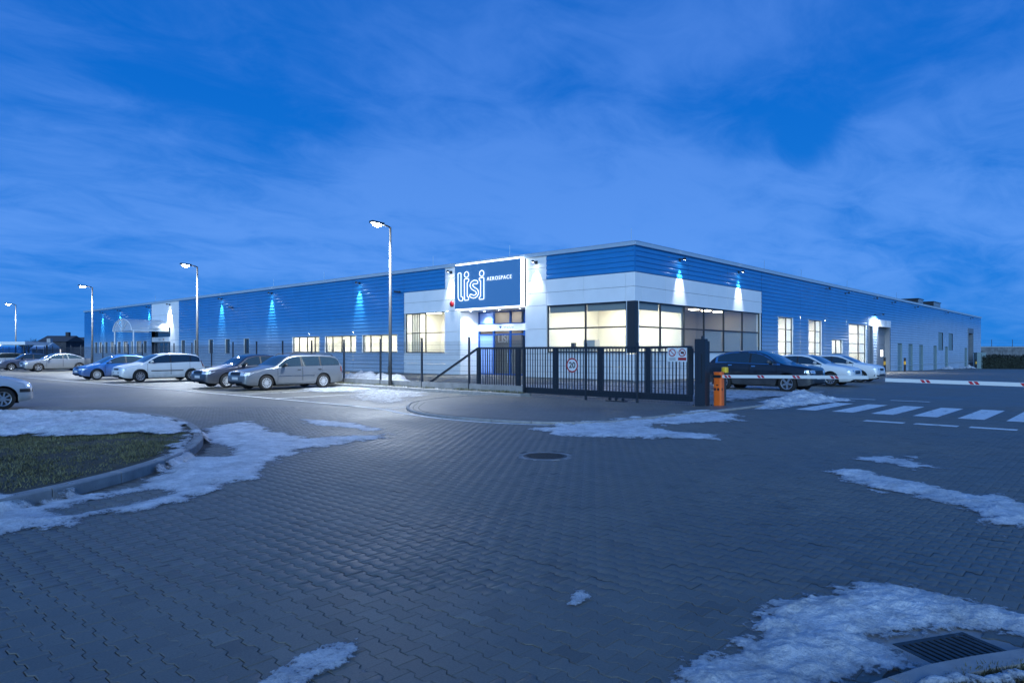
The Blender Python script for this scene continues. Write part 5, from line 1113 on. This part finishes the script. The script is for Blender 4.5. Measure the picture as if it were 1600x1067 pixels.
def paint(n_, c, metal=.0, rough=.35):
    m = mat('paint_' + n_, c, rough, metal, coat=.8); t = m.node_tree; p = t.nodes['Principled BSDF']; n = t.nodes.new; l = t.links.new
    tc_ = n('ShaderNodeTexCoord'); sp_ = n('ShaderNodeSeparateXYZ'); l(tc_.outputs['Object'], sp_.inputs[0]); nz = n('ShaderNodeTexNoise'); nz.inputs['Scale'].default_value = 3.5; nz.inputs['Detail'].default_value = 8; l(tc_.outputs['Object'], nz.inputs['Vector'])
    hz = n('ShaderNodeMapRange'); hz.inputs[1].default_value = .2; hz.inputs[2].default_value = .75; hz.inputs[3].default_value = .62; hz.inputs[4].default_value = 0; l(sp_.outputs[2], hz.inputs[0])
    mu = n('ShaderNodeMath'); mu.operation = 'MULTIPLY'; l(hz.outputs[0], mu.inputs[0]); l(nz.outputs['Fac'], mu.inputs[1]); ad = n('ShaderNodeMath'); ad.operation = 'MULTIPLY'; ad.inputs[1].default_value = 1.4; ad.use_clamp = True; l(mu.outputs[0], ad.inputs[0])
    mi = n('ShaderNodeMix'); mi.data_type = 'RGBA'; mi.inputs[6].default_value = (*c, 1); mi.inputs[7].default_value = (.16, .155, .145, 1); l(ad.outputs[0], mi.inputs[0]); l(mi.outputs[2], p.inputs['Base Color'])
    ro = n('ShaderNodeMapRange'); ro.inputs[3].default_value = rough; ro.inputs[4].default_value = .8; l(ad.outputs[0], ro.inputs[0]); l(ro.outputs[0], p.inputs['Roughness'])
    cw = n('ShaderNodeMapRange'); cw.inputs[3].default_value = .8; cw.inputs[4].default_value = 0; l(ad.outputs[0], cw.inputs[0]); l(cw.outputs[0], p.inputs['Coat Weight'])
    return m
WAGON = dict(L=4.6, W=1.70, fo=.92, wb=2.62, wr=.305, glass=(1.42, 4.38), pillars=(2.52, 3.42), screen=(1.32, 2.0), rear=(1.0, 1.30), paint=paint('pewter', (.155, .175, .20), .5), spokes=12, tumble=.36,
    top=[(0, .60), (.02, .70), (.06, .745), (.4, .815), (.9, .90), (1.28, .975), (1.98, 1.375), (2.5, 1.445), (3.3, 1.445), (4.05, 1.40), (4.28, 1.33), (4.5, .98), (4.56, .72), (4.6, .52)],
    belt=[(0, .52), (.06, .66), (.5, .77), (1.2, .90), (2.5, .925), (4.6, .95)], doors=[(1.40, 2.50), (2.54, 3.48)], head=[(.42, .60), (.78, .60), (.80, .72), (.42, .73)], tail=[(.55, .68), (.80, .68), (.80, .92), (.62, .92)],
    front=[('grille', [(-.40, .62), (.40, .62), (.40, .72), (-.40, .72)], M_BTR), ('intake', [(-.6, .27), (.6, .27), (.6, .36), (-.6, .36)], M_BTR), ('number_plate', [(-.26, .43), (.26, .43), (.26, .54), (-.26, .54)], M_PLATE)], moulding=(.545, .575), moulding_m=M_CHR, rails=True, handle=M_BTR, mirror=M_BTR, rim=mat('hubcap', (.5, .51, .53), .4, .4))
def spec(base, **k):
    d = dict(base); d.update(k)
    if d.get('plan', 1) is None: d.pop('plan')
    return d
SALOON = spec(WAGON, L=4.6, glass=(1.42, 3.78), pillars=(2.5,), rails=False, paint=paint('navy', (.022, .03, .055), .3), rear=(1.02, 1.28), moulding=None,
    top=[(0, .58), (.02, .68), (.06, .73), (.45, .80), (.95, .90), (1.3, .97), (2.0, 1.37), (2.5, 1.43), (3.1, 1.41), (3.45, 1.33), (4.0, 1.03), (4.4, 1.0), (4.52, .95), (4.57, .70), (4.6, .50)], belt=[(0, .50), (.06, .65), (.5, .76), (1.2, .90), (2.5, .93), (4.6, .94)], doors=[(1.40, 2.48), (2.52, 3.42)])
HATCH = dict(L=4.25, W=1.75, fo=.87, wb=2.60, wr=.315, glass=(1.12, 3.92), pillars=(2.38, 3.42), screen=(1.05, 1.86), rear=(1.05, 1.36), paint=paint('white_hatch', (.70, .71, .72), 0), spokes=9, tumble=.33, rim=M_RIM,
    top=[(0, .60), (.03, .71), (.09, .78), (.4, .87), (.75, .94), (1.0, .99), (1.84, 1.40), (2.3, 1.475), (3.0, 1.475), (3.6, 1.43), (3.86, 1.36), (4.08, 1.0), (4.2, .75), (4.25, .50)],
    belt=[(0, .52), (.09, .69), (.5, .81), (1.0, .93), (2.4, .965), (3.6, 1.0), (4.25, 1.0)], doors=[(1.22, 2.36), (2.40, 3.36)], head=[(.40, .60), (.80, .60), (.80, .73), (.40, .72)], tail=[(.62, .72), (.84, .72), (.80, 1.2), (.66, 1.2)],
    front=[('grille', [(-.34, .62), (.34, .62), (.34, .71), (-.34, .71)], M_BTR), ('bumper_strip', [(-.8, .48), (.8, .48), (.8, .52), (-.8, .52)], M_BTR), ('intake', [(-.5, .26), (.5, .26), (.5, .37), (-.5, .37)], M_BTR), ('number_plate', [(-.26, .42), (.26, .42), (.26, .53), (-.26, .53)], M_PLATE)], moulding=(.55, .60), mirror=None)
HATCH['mirror'] = HATCH['paint']
BLUE = spec(HATCH, L=4.1, W=1.70, fo=.80, wb=2.54, wr=.295, paint=paint('bright_blue', (.008, .10, .34), .2), spokes=14, rim=MATS['hubcap'], glass=(1.12, 3.55), pillars=(2.3,), screen=(1.04, 1.82), rear=(1.0, 1.25), moulding=(.50, .53), tumble=.36,
    top=[(0, .53), (.03, .63), (.1, .70), (.5, .79), (.8, .85), (1.0, .91), (1.8, 1.31), (2.2, 1.39), (2.8, 1.38), (3.25, 1.29), (3.75, 1.0), (3.95, .96), (4.06, .72), (4.1, .48)], belt=[(0, .46), (.1, .62), (.5, .73), (1.0, .86), (2.4, .90), (4.1, .93)], doors=[(1.2, 2.28), (2.32, 3.1)], head=[(.36, .54), (.76, .54), (.80, .64), (.44, .63)])
BLUE['moulding_m'] = BLUE['mirror'] = BLUE['paint']
BIGSED = spec(WAGON, L=4.86, W=1.83, fo=.94, wb=2.84, wr=.325, rails=False, paint=paint('quartz_grey', (.19, .21, .24), .5), spokes=5, rim=M_RIM, glass=(1.42, 3.95), pillars=(2.62,), screen=(1.30, 2.15), rear=(1.08, 1.30), moulding=None, handle=None, tumble=.38,
    top=[(0, .62), (.03, .72), (.1, .77), (.5, .85), (1.0, .93), (1.3, .985), (2.1, 1.38), (2.65, 1.455), (3.2, 1.42), (3.7, 1.29), (4.25, 1.06), (4.7, 1.03), (4.8, .92), (4.86, .55)], belt=[(0, .54), (.1, .69), (.6, .80), (1.3, .94), (2.6, .985), (4.86, 1.0)], doors=[(1.48, 2.60), (2.64, 3.62)], head=[(.44, .60), (.84, .62), (.82, .73), (.46, .70)])
BIGSED['handle'] = BIGSED['mirror'] = BIGSED['paint']
SUV = spec(HATCH, L=4.39, W=1.83, fo=.90, wb=2.60, wr=.35, sill=.26, paint=paint('black', (.012, .014, .02), .2), spokes=5, rim=M_RIM, glass=(1.28, 3.72), pillars=(2.36,), screen=(1.14, 1.98), rear=(1.12, 1.48), moulding=None, surround=M_CHR, tumble=.36, hz=.10,
    top=[(0, .74), (.03, .87), (.09, .94), (.45, 1.02), (.85, 1.06), (1.1, 1.11), (1.95, 1.52), (2.4, 1.60), (3.0, 1.595), (3.5, 1.52), (3.8, 1.40), (4.15, 1.10), (4.33, .85), (4.39, .58)], belt=[(0, .64), (.09, .83), (.5, .94), (1.1, 1.05), (2.4, 1.09), (3.5, 1.13), (4.39, 1.08)], doors=[(1.3, 2.34), (2.38, 3.3)], head=[(.42, .74), (.86, .76), (.84, .86), (.44, .84)], headlens=[(.5, .77), (.8, .78), (.8, .83), (.5, .82)], handle=M_CHR,
    front=[('grille', [(-.38, .50), (.38, .50), (.40, .84), (-.40, .84)], M_BTR), ('intake', [(-.75, .34), (.75, .34), (.75, .46), (-.75, .46)], M_BTR), ('number_plate', [(-.26, .52), (.26, .52), (.26, .63), (-.26, .63)], M_PLATE)], rplate=.62)
SUV['mirror'] = SUV['paint']
ACL = spec(HATCH, L=4.29, W=1.78, fo=.93, wb=2.70, wr=.315, paint=paint('white_compact', (.74, .75, .76), 0), spokes=10, glass=(1.30, 3.78), pillars=(2.42,), screen=(1.18, 1.95), moulding=None, rear=(1.05, 1.30),
    top=[(0, .61), (.03, .73), (.1, .80), (.5, .90), (.9, .955), (1.15, 1.0), (1.95, 1.37), (2.4, 1.435), (2.9, 1.42), (3.5, 1.34), (3.85, 1.24), (4.1, .98), (4.22, .75), (4.29, .52)], belt=[(0, .53), (.1, .70), (.5, .82), (1.1, .93), (2.4, .98), (3.6, 1.06), (4.29, .98)], doors=[(1.34, 2.40), (2.44, 3.36)], head=[(.42, .62), (.80, .66), (.80, .80), (.46, .72)], headlens=[(.5, .66), (.66, .67), (.66, .73), (.5, .71)], handle=None,
    front=[('grille', [(-.38, .55), (.38, .55), (.36, .70), (-.36, .70)], M_BTR), ('grille_bar', [(-.37, .61), (.37, .61), (.37, .64), (-.37, .64)], M_CHR), ('intake', [(-.42, .28), (.42, .28), (.5, .40), (-.5, .40)], M_BTR)], fog=[(.52, .30), (.80, .34), (.80, .42), (.58, .38)])
ACL['handle'] = ACL['mirror'] = ACL['paint']
CLIO = spec(ACL, L=4.06, W=1.73, fo=.85, wb=2.59, wr=.31, paint=paint('white_small', (.74, .75, .77), 0), spokes=8, glass=(1.16, 3.45), screen=(1.05, 1.85), pillars=(2.28,),
    top=[(0, .63), (.03, .76), (.1, .84), (.4, .93), (.8, .98), (1.02, 1.03), (1.85, 1.38), (2.25, 1.45), (2.8, 1.43), (3.3, 1.35), (3.6, 1.24), (3.85, .98), (4.0, .75), (4.06, .52)], belt=[(0, .55), (.1, .74), (.5, .86), (1.0, .95), (2.3, 1.0), (3.4, 1.07), (4.06, 1.0)], doors=[(1.22, 2.26), (2.30, 3.2)], head=[(.38, .68), (.78, .70), (.82, .84), (.44, .78)], front=[('grille', [(-.30, .62), (.30, .62), (.36, .74), (-.36, .74)], M_BTR), ('intake', [(-.55, .32), (.55, .32), (.5, .44), (-.5, .44)], M_BTR), ('number_plate', [(-.26, .46), (.26, .46), (.26, .57), (-.26, .57)], M_PLATE)])
PEU = spec(HATCH, L=3.83, W=1.66, fo=.72, wb=2.44, wr=.295, paint=paint('silver_small', (.50, .52, .55), .4), spokes=8, glass=(1.08, 3.35), pillars=(2.2,), screen=(.98, 1.72), moulding=(.50, .53), rear=(1.0, 1.28),
    top=[(0, .54), (.04, .66), (.14, .75), (.45, .84), (.8, .90), (.96, .95), (1.72, 1.34), (2.1, 1.43), (2.7, 1.42), (3.2, 1.32), (3.45, 1.2), (3.68, .92), (3.79, .70), (3.83, .5)], belt=[(0, .48), (.14, .66), (.5, .78), (1.0, .88), (2.3, .93), (3.83, .97)], doors=[(1.14, 2.2), (2.24, 2.95)], head=[(.34, .56), (.72, .58), (.78, .76), (.5, .72)], handle=None)
PEU['front'] = [('bumper_strip', [(-.78, .46), (.78, .46), (.78, .55), (-.78, .55)], M_BTR), ('intake', [(-.5, .26), (.5, .26), (.5, .38), (-.5, .38)], M_BTR), ('number_plate', [(-.26, .36), (.26, .36), (.26, .46), (-.26, .46)], M_PLATE)]
PEU['bumper'] = (.46, .55); PEU['handle'] = PEU['mirror'] = PEU['paint']; PEU['moulding_m'] = M_BTR
G1 = 'cars parked along the fence'; G2 = 'cars parked by the corner windows'; PI = math.pi
def lot(X, Ynear, sp, *a): return (X, Ynear + sp['W'] / 2 - .02, 0)
car('parked_car', 'grey estate car with roof rails parked nearest the sign', WAGON, lot(-16.57, 6.05, WAGON), PI, G1)
car('parked_car', 'dark navy saloon half hidden behind the grey estate car', SALOON, lot(-16.78, 9.1, SALOON), PI, G1)
car('parked_car', 'white five door hatchback with dark side moulding', HATCH, lot(-17.24, 17.9, HATCH), PI, G1)
car('parked_car', 'bright blue hatchback left of the white one', BLUE, lot(-17.84, 22.7, BLUE), PI, G1)
car('parked_car', 'metallic grey saloon with five spoke wheels left of the blue car', BIGSED, lot(-15.5, 44.2, BIGSED), PI, G1)
car('parked_car', 'dark blue car left of the metallic grey saloon', spec(SALOON, spokes=6, rim=M_RIM, paint=paint('ink_blue', (.02, .035, .08), .3)), lot(-16.1, 50.5, SALOON), PI, G1)
car('parked_car', 'pale car below the shelter at the far left', spec(HATCH, paint=paint('pale_grey', (.5, .52, .54), .2)), lot(-15.8, 62, HATCH), PI, G1)
car('parked_car', 'silver hatchback cut off by the left edge, only its nose in view', PEU, (-28.55, 2.4 + .81, 0), 0, None)
car('parked_car', 'black crossover with chrome window line behind the barrier arm', SUV, (-5.3 + .9, -8.8, 0), -PI / 2, G2)
car('parked_car', 'white compact car between the black crossover and the other white car', ACL, (1.2 + .87, -8.27, 0), -PI / 2, G2)
car('parked_car', 'small white hatchback furthest right of the parked cars', CLIO, (7.6 + .85, -7.8, gz(8.4)), -PI / 2, G2)

# ------------------------------------------------------------ background
def far(px, d): x = (px - 800) / 1072 * d; return (CAM[0] + x * _u[0] + d * _u[1], CAM[1] - x * _u[1] + d * _u[0])
def house(px, d, wdt, dep, h, rh, wm, rm, lab, wins=2, lit=()):
    x, y = far(px, d); o = empty('house', (x, y, -.05), R(-47.55)); tag(o, lab, 'house', 'far houses')
    MB().box(-wdt / 2, wdt / 2, 0, dep, 0, h).build('wall', wm, o)
    b = MB(); e = .4; v = [(-wdt / 2 - e, -e, h - .1), (wdt / 2 + e, -e, h - .1), (wdt / 2 + e, dep + e, h - .1), (-wdt / 2 - e, dep + e, h - .1), (-wdt / 2 - e, dep / 2, h + rh), (wdt / 2 + e, dep / 2, h + rh)]
    b.v = v; b.f = [(0, 1, 5, 4), (2, 3, 4, 5), (1, 2, 5), (3, 0, 4), (0, 3, 2, 1)]; rf = b.build('roof', rm, o); MB().box(wdt * .2, wdt * .2 + .9, dep * .4, dep * .4 + .9, h + rh * .5, h + rh + 1.0).build('chimney', wm, rf)
    n_ = max(2, int(wdt / 3)); 
    for j in range(wins):
        for k in range(n_):
            cx = -wdt / 2 + (k + .5) * wdt / n_; z = 1.0 + j * 2.8
            if z + 1.3 < h: w_ = MB().box(cx - .6, cx + .6, -.06, .0, z, z + 1.4).build('window', mat('far_window_lit', (1, 1, 1), .5, emit=(1, .8, .55), es=.8) if (j, k) in lit else M_DGLASS, o)
    MB().box(-.5, .5, -.07, .0, .05, 2.1).build('door', M_DARKF, o)
M_FW = mat('far_render', (.35, .36, .38), .9, noise_amt=.2, noise_scale=.5); M_FD = mat('far_brick', (.05, .05, .06), .9, noise_amt=.4, noise_scale=.8); M_RF = mat('far_roof', (.07, .065, .07), .8); M_RFS = mat('snowy_roof', (.55, .58, .62), .8)
house(82, 190, 7.5, 8, 4.6, 1.6, M_FD, M_RF, 'dark house with many small windows far left', 2, {(0, 1), (1, 0), (1, 1)})
house(59, 170, 3.0, 6, 2.4, 1.6, M_FW, M_RFS, 'small pale gabled house far left of the dark one', 1)
house(120, 210, 12, 9, 3.6, 2.6, M_FD, M_RF, 'long low dark roofed house touching the building edge', 1)
def bare_tree(x, y, h, lab):
    o = empty('bare_tree', (x, y, -.1)); tag(o, lab, 'tree', 'bare trees far left'); M_B = mat('bark', (.045, .04, .04), .9)
    MB().tube([(0, 0, 0), (.05, 0, h * .25), (0, .1, h * .5)], [.22, .16, .08], 7).build('trunk', M_B, o)
    b = MB(); rr = random.Random(int(x * 7 + y))
    def grow(p, d, l, r, lev):
        q = p + d * l; b.tube([p, q], [r, r * .6], 4, False)
        if lev == 0: return
        for _ in range(4 if lev > 1 else 3):
            nd_ = (d + Vector((rr.uniform(-1, 1), rr.uniform(-1, 1), rr.uniform(-.35, .8))) * .75).normalized(); grow(p + d * l * rr.uniform(.45, 1), nd_, l * rr.uniform(.55, .78), r * .55, lev - 1)
    for k in range(5):
        a = k * 1.26 + rr.random(); grow(Vector((0, 0, h * (.25 + .05 * k))), Vector((math.cos(a) * .7, math.sin(a) * .7, .8)).normalized(), h * .28, .07, 4)
    b.build('crown', M_B, o)
for i, (px, d, h, lab) in enumerate(((44, 180, 5.4, 'first right of the shelter'), (51, 186, 4.8, 'beside the small pale house'), (66, 200, 6.0, 'above the small pale house'), (108, 220, 5.6, 'between the two dark houses'), (39, 195, 5.0, 'touching the shelter edge'))): bare_tree(*far(px, d), h, 'bare winter tree on the far left skyline, ' + lab)
def hedge(name, x, y, rz, L, W_, H_, m, lab, kind=None):
    o = empty(name, (x, y, gz(x) - .1), rz); tag(o, lab, 'hedge', kind=None)
    r = np.random.default_rng(int(abs(x) * 10)); n_ = 9000; c = np.stack([r.uniform(-L / 2, L / 2, n_), r.uniform(-W_ / 2, W_ / 2, n_), r.uniform(0, H_, n_)], 1)
    c[:, 2] *= .85 + .3 * fbm(c[:, 0] * .8 + 5, c[:, 1] * .8); a = r.normal(0, 1, (n_, 3)); a /= np.linalg.norm(a, axis=1)[:, None]; bb = np.cross(a, r.normal(0, 1, (n_, 3))); bb /= np.linalg.norm(bb, axis=1)[:, None]; s = .11
    v = np.stack([c + a * s, c + bb * s, c - (a + bb) * s * .6], 1); add('foliage', np_mesh('foliage', v.reshape(-1, 3), np.arange(n_ * 3), np.full(n_, 3), m), o)
    MB().box(-L / 2 + .2, L / 2 - .2, -W_ / 2 + .25, W_ / 2 - .25, 0, H_ * .82).build('stems', m, o)
M_HDG = mat('hedge_leaf', (.016, .024, .018), .9, noise_amt=.4, noise_scale=2)
x, y = far(1590, 108); hedge('clipped_hedge', x, y, R(-47.55), 12, 1.6, 2.3, M_HDG, 'dark clipped hedge right of the building end')
cb_ = empty('utility_cabinet', (*far(1531, 108), gz(80) - .35)); cb_.rotation_euler = (0, 0, R(-47.55)); tag(cb_, 'grey green utility cabinet against the far right building end', 'cabinet')
MB().box(-.7, .7, -.4, .4, 0, 2.6).build('body', M_DOOR, cb_); MB().box(-.02, .02, -.42, -.4, .1, 2.5).build('door_gap', M_DARKF, cb_); MB().box(-.75, .75, -.45, .45, 2.6, 2.68).build('cover', M_DOOR, cb_)
wl = empty('retaining_wall', (*far(1620, 150), -1.7), R(-47.55)); tag(wl, 'long grey retaining wall on the far right skyline', 'wall')
M_RW = mat('wall_block', (.13, .14, .15), .9, noise_amt=.35, noise_scale=1.5)
for j in range(5):
    for k in range(14):
        xx = -13 + k * 2.2 + (j % 2) * 1.1; MB().box(xx + .02, xx + 2.18, 0 + random.uniform(-.03, .03), .6, j * .86 + .015, j * .86 + .845).build('block', M_RW, wl)
MB().box(-13, 19, .1, .62, 0, 4.25).build('core', M_FD, wl); MB().box(-13.2, 19.2, -.12, .7, 4.3, 4.45).build('coping', M_KERB, wl)
pf_ = empty('post_and_wire_fence', (*far(1620, 152), 2.4), R(-47.55)); tag(pf_, 'thin post and wire fence on top of the retaining wall', 'fence')
for k in range(7): MB().tube([(-10 + k * 4.6, 0, 0), (-10 + k * 4.6, 0, 1.9)], .06, 6).build('post', M_FEN, pf_)
for z in (.5, 1.1, 1.7): MB().tube([(-12, 0, z), (19, 0, z)], .015, 4).build('wire', M_FEN, pf_)
sh = empty('parking_shelter', (*far(-8, 66), 0), R(-47.55)); tag(sh, 'flat roofed shelter with bright white fascia over the far left bays', 'shelter')
MB().box(-4, 2.9, 0, 3.5, 2.25, 2.55).build('roof', M_WHITE, sh); 
for xx in (-3.8, 2.75):
    for yy in (.1, 3.3): MB().box(xx - .06, xx + .06, yy - .06, yy + .06, 0, 2.25).build('post', M_FEN, sh)
MB().box(-3.7, 2.6, 3.35, 3.38, .3, 2.1).build('rear_panel', glass_mat('shelter_glass', (.6, .7, .85)), sh)
MB().box(-1.2, .2, .3, .5, 2.19, 2.25).build('light_strip', mat('shelter_light', (1, 1, 1), .4, emit=(.9, .95, 1), es=8), sh)
